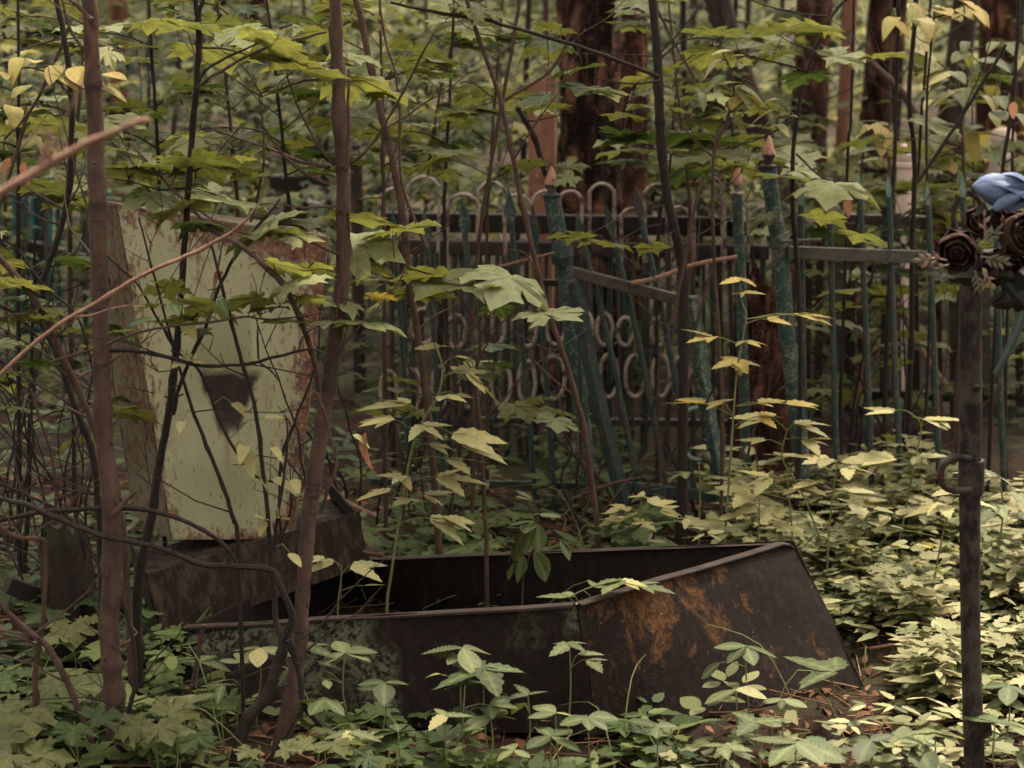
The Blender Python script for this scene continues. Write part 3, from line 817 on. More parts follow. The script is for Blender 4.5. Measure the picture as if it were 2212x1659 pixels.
# --- things standing among the far graves
wp = thing('turned_post', 'pale turned wooden post with ringed head behind the right-hand fence', 'post', down(at(1952, 800, 7.4)))
b = at(1952, 450, 7.4); b.z = hgt(b.x, b.y) - .05; r = mw(36, 7.4) / 2; top = at(1952, 312, 7.4).z - b.z
H = lambda y: at(1952, y, 7.4).z - b.z
m = MB(); m.lathe([(r, 0), (r * .92, H(362)), (r * .5, H(361))], b); m.build('shaft', 'white_post', wp)
m = MB(); m.lathe([(r * 1.15, H(360.5)), (r * 1.18, H(352)), (r * .9, H(349)), (r * 1.1, H(344)), (r * 1.1, H(332)), (r * .7, H(327)), (r * .6, H(324)), (r * .75, H(319)), (r * .6, H(313)), (r * .1, H(311))], b); m.build('head', 'white_post', wp)
wb = thing('wooden_board', 'pinkish upright board with slanting cut top beside the big trunk', 'board', down(at(1165, 600, 7.0)))
m = MB(); q = [at(1148, 700, 7.0), at(1192, 700, 7.0), at(1200, 158, 7.0), at(1138, 182, 7.0)]; m.box8(q + [p + Vector((.01, .05, 0)) for p in q]); m.build('plank', 'trunk_pale', wb, False, .004)
dm = thing('grave_marker', 'dark brown rusty grave marker far behind the middle sapling', 'grave marker', down(at(660, 500, 8.6)))
m = MB(); q = [at(600, 640, 8.6), at(700, 640, 8.6), at(690, 440, 8.6), at(612, 430, 8.6)]; m.box8(q + [p + Vector((.02, .12, 0)) for p in q]); m.build('slab', 'brown_rail', dm, False, .006)
m = MB(); m.bar(at(585, 395, 8.55), at(712, 392, 8.55), .10, mw(34, 8.6)); m.build('cap', 'bark_dark', dm, False, .006)
m = MB(); m.bar(at(650, 440, 8.6), at(650, 330, 8.6), .05, .05, Vector((0, 1, 0))); m.build('stub', 'brown_rail', dm, False, .004)
kb = thing('knobbed_post', 'dark brown post with a round knob just right of the middle sapling', 'post', down(at(770, 520, 7.6)))
b = at(770, 380, 7.6); z0 = hgt(b.x, b.y) - .05; b.z = z0; H = lambda y: at(770, y, 7.6).z - z0; r = mw(40, 7.6) / 2
m = MB(); m.lathe([(r * .7, 0), (r * .7, H(356))], b); m.build('shaft', 'brown_rail', kb)
m = MB(); m.lathe([(r, H(355.5)), (r * 1.05, H(345)), (r * .9, H(333)), (r * .45, H(326)), (r * .4, H(322)), (r * .6, H(314)), (r * .3, H(304)), (.001, H(303))], b); m.build('knob', 'brown_rail', kb)
st = thing('grey_stone', 'round pale stone blurred among the trees at the right edge', 'stone', down(at(2166, 300, 9.0)))
m = MB(); b = at(2166, 300, 9.0); z0 = hgt(b.x, b.y); H_ = b.z - z0
m.lathe([(.05, 0), (.055, H_ - .08), (.03, H_ - .06), (.055, H_ - .03), (.062, H_), (.05, H_ + .035), (.02, H_ + .05)], Vector((b.x, b.y, z0))); m.build('ball_head', 'stone', st)
bh = thing('iron_ring', 'brown iron ring on a short stake behind the bouquet', 'iron ring', down(at(2092, 800, 6.3)))
a = [(2092 + 32 * math.cos(t), 468 + 50 * math.sin(t)) for t in np.linspace(0, 2 * math.pi, 17)]
m = MB(); dtube(m, a, 6.3, 12, 8, 2); m.build('ring', 'brown_rail', bh)
m = MB(); dtube(m, [(2092, 520), (2094, 700), (2096, 1020)], 6.3, 40, 8); m.build('stake', 'brown_rail', bh)

# ================================================================== CROSS PIPE AND BOUQUET
C1 = 3.85
cr = thing('pipe_cross', 'dark rusty iron pipe of a grave cross carrying artificial flowers', 'grave cross', down(at(2104, 1700, C1)))
part_tube('upright', cr, [(2098, 540), (2097, 640), (2096, 900), (2095, 1180), (2098, 1420), (2108, 1740)], C1, [48, 48, 49, 46, 44, 50], 'cross', 16)
m = MB(); m.lathe([(mw(27, C1), 0), (mw(28.5, C1), .004), (mw(28.5, C1), .066), (mw(27, C1), .07)], at(2096, 1066, C1), n=18); m.build('band', 'cross', cr)
part_tube('shackle', cr, [(2098, 992), (2060, 988), (2036, 1008), (2032, 1030), (2042, 1052), (2066, 1060), (2098, 1058)], C1 - .03, 16, 'cross', 10)
m = MB(); m.bar(at(2122, 1548, C1), at(2126, 1590, C1), .03, .03, Vector((0, 1, 0))); m.build('lug', 'cross', cr, False, .004)
m = MB(); m.bar(at(2120, 560, C1 + .012), at(2330, 545, C1 + .02), .035, .035); m.build('crossbar', 'cross', cr, False, .006)
m = MB(); m.lathe([(.007, 0), (.007, .012), (.002, .014)], at(2107, 838, C1 - .028), Vector((0, -1, 0)), 8); m.build('bolt', 'cross', cr)

bq = thing('artificial_bouquet', 'faded artificial bouquet of a blue tulip and dark brown roses tied to the pipe cross', 'bouquet', at(2150, 560, C1 - .08))
def petal(m, o, fx, up, L, W, curl, open_, n=6, k=6, thick=.0012):
    """A curved petal: from o along up, bulging away along fx."""
    fx = fx.normalized(); up = up.normalized(); sx = up.cross(fx).normalized(); base = len(m.v)
    for s_ in (0, 1):
        for j in range(n + 1):
            t = j / n; w = W * (math.sin(math.pi * (.12 + .83 * t)) ** .75)
            for i in range(k + 1):
                a = (i / k - .5) * 2
                out = open_ * math.sin(t * math.pi * .62) * L + curl * t ** 4 * L - (a * a) * w * .45 * (1 - .3 * t)
                m.v.append(o + up * (t * L - .10 * L * a * a * t) + sx * (a * w / 2) + fx * (out - s_ * thick))
    kk = (n + 1) * (k + 1)
    for j in range(n):
        for i in range(k):
            q = base + j * (k + 1) + i
            m.f.append([q, q + 1, q + k + 2, q + k + 1]); m.f.append([q + kk + k + 1, q + kk + k + 2, q + kk + 1, q + kk])
    rim = [i for i in range(k + 1)] + [(j + 1) * (k + 1) - 1 for j in range(1, n + 1)] + [n * (k + 1) + i for i in range(k - 1, -1, -1)] + [j * (k + 1) for j in range(n - 1, 0, -1)]
    for i in range(len(rim)):
        p, q = rim[i] + base, rim[(i + 1) % len(rim)] + base
        m.f.append([p, p + kk, q + kk, q])
# the tulip lies on its side, its tip to the left
D = C1 - .10
tb = at(2222, 418, D); tdir = (at(2104, 402, D) - tb).normalized()
tul = MB(); tul.lathe([(.004, 0), (.012, .006), (.016, .02), (.01, .03)], tb + Vector((.004, 0, 0)), tdir); tul = tul.build('tulip', 'blue_silk', bq)
side1 = tdir.cross(Vector((0, 1, 0))).normalized(); side2 = tdir.cross(side1).normalized()
for k_ in range(6):
    th = 2 * math.pi * (k_ + .15) / 6
    fx = side1 * math.cos(th) + side2 * math.sin(th)
    m = MB(); petal(m, tb + fx * (.004 if k_ % 2 else .002), fx, tdir, mw(122 if k_ % 2 else 112, D), mw(84, D), -.34 if k_ % 2 == 0 else -.30, .30 if k_ % 2 else .26, 9, 8)
    m.build('petal', 'blue_silk', tul)
m = MB(); petal(m, at(2150, 456, D - .03), Vector((.2, -1, -.3)), at(2206, 418, D - .03) - at(2150, 456, D - .03), mw(72, D), mw(32, D), -.1, .14); m.build('petal', 'blue_silk', tul)
def rose(c, D, size, facing, seed):
    rr = random.Random(seed); o = at(c[0], c[1], D); r = mw(size, D) / 2
    f = Vector(facing).normalized(); s1 = f.cross(Vector((0, 0, 1))).normalized(); s2 = s1.cross(f)
    core = MB(); core.lathe([(r * .2, -r * .9), (r * .5, -r * .7), (r * .45, -.2 * r), (r * .2, 0), (r * .05, r * .02)], o, f, 12)
    ob = core.build('rose', 'brown_silk', bq)
    for ringi, (n_, rad, L, op) in enumerate([(3, .06, .80, .10), (4, .18, .90, .16), (5, .30, .98, .26), (6, .40, 1.0, .42)]):
        for k_ in range(n_):
            th = 2 * math.pi * k_ / n_ + ringi * .9 + rr.uniform(-.2, .2)
            fx = s1 * math.cos(th) + s2 * math.sin(th)
            m = MB(); petal(m, o - f * r * .85 + fx * r * rad, fx, f, r * (L + .2), r * (.8 + .36 * ringi), .03 * ringi - .06, op * .8, 7, 8)
            m.build('petal', 'brown_silk', ob)
rose((2068, 545), C1 - .12, 108, (-.30, -1, -.12), 1)
rose((2118, 478), C1 - .02, 84, (-.3, -1, .5), 5)
rose((2150, 470), C1 - .04, 96, (.0, -1, .7), 2)
rose((2205, 505), C1 - .08, 110, (.5, -1, .25), 3)
rose((2180, 580), C1 - .03, 104, (.4, -1, -.3), 4)
def sprig(a, b, D, n, lw, mat, seed):
    rr = random.Random(seed); A, B = at(*a, D), at(*b, D)
    m = MB(); m.tube([A, A.lerp(B, .5) + Vector((0, 0, .004)), B], [.0022, .0018, .0012], 5); s = m.build('leaf_sprig', mat, bq)
    t = (B - A).normalized(); q = t.cross(Vector((0, 1, 0))).normalized()
    for i in range(n):
        u = .25 + .75 * i / (n - 1); sg = 1 if i % 2 else -1
        d = (t * .8 + q * sg * (.75 if i < n - 1 else 0) + Vector((0, rr.uniform(-.3, .3), 0))).normalized()
        L = mw(lw, D); o_ = A.lerp(B, u); w = q * .0 + d.cross(Vector((0, 1, 0))).normalized() * L * .19
        mm = MB(); th = Vector((0, .002, 0))
        mm.box8([o_ - th, o_ + d * L * .45 + w - th, o_ + d * L - th * .2, o_ + d * L * .45 - w - th * 1.0, o_ + th, o_ + d * L * .45 + w + th * .3, o_ + d * L + th * .2, o_ + d * L * .45 - w + th * .3])
        mm.build('leaf', mat, s, True, .0008)
sprig((2045, 562), (1992, 562), C1 - .14, 6, 26, 'sprig_pink', 1)
sprig((2050, 572), (2018, 588), C1 - .15, 5, 20, 'sprig', 2)
sprig((2120, 530), (2150, 500), C1 - .15, 6, 24, 'sprig', 3)
sprig((2118, 555), (2168, 568), C1 - .16, 7, 24, 'sprig', 4)
sprig((2105, 585), (2115, 622), C1 - .16, 6, 20, 'sprig', 5)
sprig((2125, 590), (2140, 610), C1 - .15, 4, 20, 'sprig_pink', 6)
sprig((2128, 520), (2126, 470), C1 - .14, 4, 22, 'sprig_pink', 7)
for a, b, w in [((2130, 590), (2215, 606), 26), ((2120, 668), (2190, 612), 14), ((2140, 660), (2212, 640), 40), ((2160, 600), (2230, 690), 46), ((2060, 600), (2130, 600), 40), ((2190, 640), (2240, 560), 50), ((2100, 470), (2160, 440), 40)]:
    A, B = at(*a, C1 - .05), at(*b, C1 - .03); t = B - A; n_ = t.cross(Vector((0, 1, 0))).normalized() * mw(w, C1) / 2
    m = MB(); th = Vector((0, .0015, 0)); c_ = A.lerp(B, .5) + Vector((0, -.012, .003))
    m.add([A, A.lerp(B, .3) + n_ * .8 + th, c_ + n_, A.lerp(B, .8) + n_ * .6, B, A.lerp(B, .8) - n_ * .6, c_ - n_, A.lerp(B, .3) - n_ * .8 + th, c_ - th * 6],
          [[0, 1, 8], [1, 2, 8], [2, 3, 8], [3, 4, 8], [4, 5, 8], [5, 6, 8], [6, 7, 8], [7, 0, 8]])
    m.build('leaf', 'dark_leaf', bq)
part_tube('stem', bq, [(2225, 610), (2200, 700), (2172, 770), (2150, 808)], [C1 - .02, C1 - .04, C1 - .05, C1 - .05], [26, 20, 17, 13], 'dark_green_tube', 9)
part_tube('stem', bq, [(2222, 640), (2205, 690), (2185, 740)], C1 - .03, [16, 13, 8], 'dark_green_tube', 7)

# ================================================================== BIG TREES (trunk with root flare, limbs and a crown above the picture)
def big_tree(label, x, y0, D, wpx, mat, lean=0.0, seed=0, crown=True, height=9.0, rough=.12):
    rr = random.Random(seed)
    c = at(x, y0, D); gz = hgt(c.x, c.y)
    o = thing('tree', label, 'tree', Vector((c.x + lean * (gz - c.z), c.y, gz - .05)), 'old trees in the cemetery wood')
    r0 = mw(wpx, D) / 2; base = Vector(o.location)
    m = MB(); n = 26; rows = 46
    for j in range(rows + 1):
        t = j / rows; z = height * (t ** 1.5)
        fl = 1 + .55 * math.exp(-z * 3.2)
        p = base + Vector((lean * z + .02 * math.sin(z * 1.1 + seed), .02 * math.sin(z * .9 + 2 * seed), z))
        for i in range(n):
            w = 2 * math.pi * i / n; d = Vector((math.cos(w), math.sin(w), 0))
            k = 1 + rough * mnoise.noise(Vector((d.x * 2.6, d.y * 2.6, z * 1.6 + seed * 5))) + rough * .7 * mnoise.noise(Vector((d.x * 8, d.y * 8, z * 5 + seed * 5)))
            m.v.append(p + d * (r0 * fl * k * (1 - .55 * t)))
    for j in range(rows):
        for i in range(n): m.f.append([j * n + i, j * n + (i + 1) % n, (j + 1) * n + (i + 1) % n, (j + 1) * n + i])
    m.build('trunk', mat, o)
    if crown:
        pos = []
        for k in range(5):
            z = height * rr.uniform(.5, .92); th = rr.uniform(0, 6.28); L = rr.uniform(1.2, 2.2)
            a = base + Vector((lean * z, 0, z)); b = a + Vector((math.cos(th) * L, math.sin(th) * L, rr.uniform(.2, .9)))
            m = MB(); m.tube([a, a.lerp(b, .5) + Vector((0, 0, -.08)), b], [r0 * .3, r0 * .2, r0 * .08], 6); m.build('limb', mat, o)
            for _ in range(120):
                u = rr.uniform(.25, 1.15); pos.append(a.lerp(b, u) + Vector((rr.gauss(0, .45), rr.gauss(0, .45), rr.gauss(0, .3))))
        n_ = len(pos)
        V, F_, T = scatter(MAPLE_FAR, np.array([tuple(p) for p in pos]), RNG.uniform(.16, .30, n_), RNG.uniform(0, 6.28, n_), RNG.normal(0, .4, n_), RNG.normal(0, .4, n_), RNG.uniform(0, .7, n_))
        cr_ = fastmesh('crown', V - np.array(base), F_, 'under', T); cr_.parent = o; cr_['kind'] = 'stuff'
    return o
big_tree('massive dark trunk with peeling brown bark behind the hooped fence', 1262, 250, 7.5, 132, 'trunk', .0, 1, rough=.34)
big_tree('reddish trunk close behind the right side of the massive dark trunk', 1368, 250, 8.0, 66, 'trunk_red', .02, 2)
big_tree('dark trunk leaning to the left above the leaning fence post', 1632, 200, 8.3, 66, 'trunk_dark', -.34, 3)
big_tree('brown trunk with smooth shaded bark left of the sunlit orange one', 1760, 200, 9.2, 88, 'trunk_red', .0, 4)
big_tree('slim orange-brown trunk catching the light', 1826, 200, 9.6, 34, 'trunk_pale', .0, 5)
big_tree('thick mottled trunk right of the slim orange-brown trunk', 1900, 200, 10.2, 92, 'trunk', .02, 6)
big_tree('dark crooked trunk toward the right edge', 2052, 200, 9.5, 62, 'trunk_dark', .10, 7)
big_tree('broad brown trunk farthest toward the right edge', 2160, 200, 11.0, 110, 'trunk_red', -.02, 8)
big_tree('pinkish blurred trunk behind the left-hand sapling', 262, 150, 11.5, 50, 'trunk_pale', .02, 9)
big_tree('faint brown trunk high between the two main saplings', 560, 80, 14.0, 58, 'trunk_red', .03, 10)
big_tree('distant thin trunk right of the middle sapling', 905, 60, 15.0, 44, 'trunk_red', -.02, 11)
big_tree('distant dark trunk at far left', 62, 60, 13.0, 60, 'trunk_dark', .02, 12)

stp = thing('tree_stump', 'crumbling orange-brown stump behind the leaning green post', 'stump', down(at(1650, 900, 6.3)))
m = MB(); n = 20; b0 = down(at(1650, 900, 6.3)); hh = at(1650, 610, 6.3).z - b0.z
for j in range(15):
    t = j / 14
    for i in range(n):
        w = 2 * math.pi * i / n; d = Vector((math.cos(w), math.sin(w), 0))
        rr_ = .072 * (1.5 - .5 * t) * (1 + .5 * mnoise.noise(Vector((d.x * 3, d.y * 3, t * 5))) + .2 * mnoise.noise(Vector((d.x * 9, d.y * 9, t * 14))))
        m.v.append(b0 + d * rr_ + Vector((0, 0, hh * t * (1 + .4 * mnoise.noise(Vector((d.x * 4, d.y * 4, 2)))))))
for j in range(14):
    for i in range(n): m.f.append([j * n + i, j * n + (i + 1) % n, (j + 1) * n + (i + 1) % n, (j + 1) * n + i])
m.f.append([14 * n + i for i in range(n)])
m.build('wood', 'trunk_red', stp)
ls = thing('tree_stump', 'dark rotten mossy stump behind the left-hand sapling', 'stump', down(at(150, 1400, 4.5)))
m = MB(); b0 = down(at(150, 1400, 4.5)); hh = at(150, 1130, 4.5).z - b0.z
for j in range(15):
    t = j / 14
    for i in range(n):
        w = 2 * math.pi * i / n; d = Vector((math.cos(w), math.sin(w), 0))
        rr_ = .055 * (1.35 - .35 * t) * (1 + .3 * mnoise.noise(Vector((d.x * 3, d.y * 3, t * 4 + 9))) + .2 * mnoise.noise(Vector((d.x * 9, d.y * 9, t * 12))))
        m.v.append(b0 + d * rr_ + Vector((0, 0, hh * t * (1 + .4 * mnoise.noise(Vector((d.x * 4, d.y * 4, 7)))))))
for j in range(14):
    for i in range(n): m.f.append([j * n + i, j * n + (i + 1) % n, (j + 1) * n + (i + 1) % n, (j + 1) * n + i])
m.f.append([14 * n + i for i in range(n)])
m.build('wood', 'rotwood', ls)
bd = MB(); bd.bar(at(14, 1262, 4.45), at(92, 1290, 4.5), .035, mw(38, 4.4)); tag(bd.build('wooden_block', 'bark_dark', None, False, .004), 'short dark block of rotten timber at the left edge', 'timber')

# ================================================================== SAPLINGS
def nearest(polys, p):
    best = None
    for P in polys:
        for i in range(len(P)):
            d = (P[i] - p).length
            if best is None or d < best[0]: best = (d, P[i])
    return best[1]
def knotted(P, r, seed):
    rr = random.Random(seed); out = list(r); n = len(r)
    for i in range(n):
        out[i] *= 1 + .16 * mnoise.noise(Vector((i * .9, seed, 0)))
    for _ in range(max(1, n // 8)):
        i = rr.randrange(n); out[i] *= 1.24
    return out
def sapling(name, label, cat, trunk, D, w, mat, branches=(), leaves=(), lmat='maple', geos=None, group=None, n=10, seed=0, foot=True, bmat=None, twigs=None):
    """trunk: picture points top to bottom; branches: (points, D, width); leaves: (x, y, width, [D], [mat])."""
    rr = random.Random(seed)
    Ds = D if hasattr(D, '__len__') else [D] * len(trunk)
    last = at(trunk[-1][0], trunk[-1][1], Ds[-1])
    base = Vector((last.x, last.y, hgt(last.x, last.y) - .03)) if foot else last
    o = thing(name, label, cat, base, group)
    m = MB()
    Ws = w if hasattr(w, '__len__') else [w] * len(trunk)
    q = [(*at(p[0], p[1], d), mw(ww, d) / 2) for p, d, ww in zip(trunk, Ds, Ws)]
    if foot and last.z > base.z + .04: q.append((base.x, base.y, base.z, q[-1][3] * 1.08))
    q = smooth_poly(q, 6); P = [Vector(p[:3]) for p in q]; r = [p[3] for p in q]
    P = [p + Vector((mnoise.noise(p * 14), 0, 0)) * .0026 + Vector((mnoise.noise(p * 41), 0, mnoise.noise(p * 41 + Vector((7, 0, 0))))) * .0016 for p in P]
    m.tube(P, knotted(P, r, seed), n)
    for k in range(0, len(P), 7):                # bud scars
        d = Vector((rr.uniform(-1, 1), -rr.random(), .3)).normalized()
        if r[k] > .006: m.tube([P[k] + d * r[k] * .7, P[k] + d * r[k] * 1.25], [r[k] * .35, r[k] * .2], 5)
    m.build('trunk', mat, o)
    polys = [P]
    if twigs is None: twigs = 5 if (foot and P[0].y < 5.3) else (2 if foot else 1)
    for k in range(twigs):
        i0 = rr.randrange(3, max(4, len(P) - 8)); a = P[i0]; r_0 = min(r[i0] * .45, .0028); th = rr.choice((-1, 1)); d = Vector((th * rr.uniform(.4, 1), rr.uniform(-.5, .5), rr.uniform(-.1, 1))).normalized()
        seg = [a]; L = rr.uniform(.03, .09)
        for _ in range(rr.choice((3, 4, 5))):
            d = (d + Vector((rr.uniform(-.4, .4), rr.uniform(-.3, .3), rr.uniform(-.25, .45)))).normalized(); seg.append(seg[-1] + d * L)
        mb = MB(); mb.tube(seg, list(np.linspace(r_0, .0007, len(seg))), 5)
        for q_ in seg[1:-1]:
            if rr.random() < .6:
                e = (d + Vector((rr.uniform(-1, 1), rr.uniform(-.5, .5), rr.uniform(-.4, .8)))).normalized() * rr.uniform(.02, .07); mb.tube([q_, q_ + e * .6, q_ + e + Vector((0, 0, .004))], [.0013, .001, .0006], 4)
        mb.build('twig', bmat or mat, o)
    for bi, (pts, bD, bw) in enumerate(branches):
        Db = bD if hasattr(bD, '__len__') else [bD] * len(pts)
        Wb = bw if hasattr(bw, '__len__') else list(np.linspace(bw, bw * .45, len(pts)))
        qb = smooth_poly([(*at(p[0] + rr.uniform(-5, 5), p[1] + rr.uniform(-4, 4), d), mw(ww, d) / 2) for p, d, ww in zip(pts, Db, Wb)], 5)
        Pb = [Vector(p[:3]) for p in qb]; rb = [p[3] for p in qb]
        Pb = [p + Vector((mnoise.noise(p * 18 + Vector((bi, 0, 0))), 0, mnoise.noise(p * 18 + Vector((0, bi, 5))))) * .003 + Vector((mnoise.noise(p * 47 + Vector((bi, 3, 0))), 0, mnoise.noise(p * 47 + Vector((3, bi, 5))))) * .0022 for p in Pb]
        mb = MB(); mb.tube(Pb, knotted(Pb, rb, seed + bi), 7)
        for k in range(4, len(Pb) - 1, 5):       # short spurs
            d = Vector((rr.uniform(-1, 1), rr.uniform(-.6, .2), rr.uniform(-.2, 1))).normalized()
            L = rr.uniform(.006, .035); mb.tube([Pb[k], Pb[k] + d * L], [rb[k] * .45, rb[k] * .25], 4)
        mb.build('branch', bmat or mat, o); polys.append(Pb)
    if leaves:
        pet = MB()
        for lf_ in leaves:
            x, y, wd = lf_[:3]; d = lf_[3] if len(lf_) > 3 and lf_[3] else (Ds[0] if not hasattr(D, '__len__') else Ds[0]) + rr.uniform(-.15, .15)
            lm = lf_[4] if len(lf_) > 4 else lmat
            c = at(x, y, d); s = mw(wd, d)
            nb = nearest(polys, c); dv = c - nb
            yaw = math.atan2(-dv.x, dv.y) + rr.uniform(-.7, .7) if dv.length > .03 else rr.uniform(0, 6.28)
            g_ = geos or MAPLE
            cl = .32 if g_ is MAPLE else .5
            s_ = s * (1.0 if g_ is MAPLE else 1.1)
            hd = Vector((-math.sin(yaw), math.cos(yaw), 0))
            b_ = c - hd * s_ * cl
            put_leaf(o, g_, lm, b_, s_, yaw, rr.gauss(-.02, .11) if g_ is MAPLE else rr.uniform(-.45, .15), rr.gauss(0, .13), lean=(rr.gauss(.14, .08) if lm == 'maple_pale_sheen' or rr.random() < .2 else rr.gauss(-.26 - .12 * min(1, max(0, (y - 300) / 400)), .07)) if g_ is MAPLE else .05)
            if (b_ - nb).length < .42:
                mid = nb.lerp(b_, .55) + Vector((0, 0, .015)); pet.tube([nb, mid, b_ + hd * s_ * .05], [.0013, .0011, .0009], 4)
        if pet.v: 
            pt = pet.build('petioles', 'bark_mid' if g_ is MAPLE else 'stem_green', o); pt['kind'] = 'stuff'
    return o
L_ = lambda *a: a

# left-hand sapling
sapling('sapling', 'thick brown sapling trunk standing left of the gravestone', 'sapling',
    [(192, -30), (199, 120), (207, 300), (213, 480), (216, 660), (220, 830), (228, 980), (240, 1090), (240, 1220), (236, 1380), (246, 1500), (262, 1690)],
    [4.02, 4.02, 4.02, 4.0, 4.0, 3.98, 3.97, 3.95, 3.95, 3.93, 3.92, 3.92], [31, 33, 36, 36, 36, 37, 39, 44, 42, 46, 44, 52], 'bark',
    [([(246, 1112), (268, 1085), (292, 1062)], 3.93, [16, 11, 6]),
     ([(200, 40), (168, 10), (140, -10)], 4.0, 12), ([(212, 160), (150, 60), (130, -10)], 4.02, 9)],
    n=14, seed=1)
# middle sapling with maple sprays
sapling('maple_sapling', 'tall brown maple sapling crossing the gravestone right side, broad leaves around it', 'sapling',
    [(724, -30), (728, 120), (736, 300), (741, 470), (738, 600), (722, 740), (706, 860), (690, 960), (672, 1080), (655, 1260), (648, 1400), (622, 1540), (592, 1690)],
    [4.22, 4.22, 4.2, 4.2, 4.18, 4.16, 4.14, 4.12, 4.1, 4.06, 4.03, 4.0, 3.98], [25, 27, 28, 29, 30, 33, 33, 34, 34, 32, 33, 40, 44], 'bark',
    [([(716, 360), (640, 350), (560, 310), (470, 280)], [4.2, 4.25, 4.3, 4.35], 9),
     ([(708, 70), (640, 82), (570, 110), (480, 150), (428, 196)], [4.2, 4.2, 4.15, 4.12, 4.12], [5, 6, 7, 7, 6]),
     ([(712, 165), (640, 180), (566, 206)], 4.25, 5), ([(566, 206), (530, 150), (465, 90)], 4.2, 4), ([(566, 206), (490, 160), (428, 120)], 4.2, 4), ([(566, 206), (640, 150)], 4.2, 4), ([(566, 206), (572, 330), (560, 420), (540, 480)], 4.3, [4, 5, 6, 6]),
     ([(750, 150), (756, 275), (745, 420), (728, 640), (716, 760)], 4.15, [5, 8, 9, 9, 8]),
     ([(725, 360), (690, 320), (655, 255), (620, 165)], 4.2, [9, 6, 5, 4]), ([(712, 402), (640, 360), (590, 300), (552, 250)], 4.2, [9, 7, 6, 4]),
     ([(736, 362), (790, 325), (850, 240), (910, 130), (942, 72)], [4.18, 4.16, 4.14, 4.12, 4.1], [8, 7, 6, 5, 4]),
     ([(690, 854), (672, 762), (650, 698), (616, 628), (566, 566), (520, 535), (470, 505), (428, 470), (330, 360), (285, 310)], [4.08, 4.04, 4.0, 3.98, 3.98, 4.0, 4.05, 4.1, 4.2, 4.25], [13, 13, 13, 13, 12, 11, 9, 7, 6, 4]),
     ([(689, 850), (698, 900), (716, 957)], 4.05, [8, 7, 4]),
     ([(735, 548), (640, 515), (520, 500), (430, 455)], [4.18, 4.1, 4.08, 4.1], 6),
     ([(735, 556), (800, 560), (880, 590)], 4.25, 6), ([(728, 640), (760, 650), (800, 660)], 4.15, 5),
     ([(700, 880), (725, 1000), (712, 1060), (690, 1110)], 4.05, [4, 6, 8, 9])],
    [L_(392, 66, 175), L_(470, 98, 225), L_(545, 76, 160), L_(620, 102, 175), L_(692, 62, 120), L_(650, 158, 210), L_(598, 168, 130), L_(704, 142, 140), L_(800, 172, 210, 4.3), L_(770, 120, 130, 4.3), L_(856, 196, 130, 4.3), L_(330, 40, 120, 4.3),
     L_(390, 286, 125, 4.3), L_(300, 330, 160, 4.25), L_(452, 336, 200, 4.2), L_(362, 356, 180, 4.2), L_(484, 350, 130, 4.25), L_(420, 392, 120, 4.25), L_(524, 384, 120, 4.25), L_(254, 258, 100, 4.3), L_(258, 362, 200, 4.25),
     L_(300, 424, 160, 4.2, 'maple_pale_sheen'), L_(420, 442, 205, 4.2), L_(500, 430, 185, 4.15, 'maple_pale_sheen'), L_(562, 470, 205, 4.15, 'maple_pale_sheen'), L_(640, 482, 180, 4.2), L_(452, 474, 155, 4.1, 'maple_dark'), L_(662, 504, 155, 4.1, 'maple_pale_sheen'), L_(562, 514, 185, 4.05), L_(640, 562, 190, 4.0), L_(690, 588, 140, 4.05),
     L_(340, 622, 150, 4.1), L_(430, 652, 180, 4.05), L_(520, 640, 150, 4.0), L_(600, 692, 150, 4.0), L_(640, 606, 150, 3.98, 'maple_pale_sheen'), L_(680, 642, 130, 4.0), L_(366, 690, 140, 4.05), L_(566, 664, 130, 4.0), L_(312, 660, 90, 4.05),
     L_(790, 456, 190, 4.25), L_(882, 492, 195, 4.3), L_(820, 530, 200, 4.25, 'maple_pale_sheen'), L_(764, 642, 165, 4.2, 'maple_pale_sheen'), L_(800, 690, 175, 4.15), L_(832, 640, 100, 4.15, 'yellow'), L_(780, 566, 150, 4.3), L_(708, 702, 110, 4.1, 'maple_pale_sheen'), L_(420, 716, 90, 4.05, 'maple')],
    n=14, seed=2)
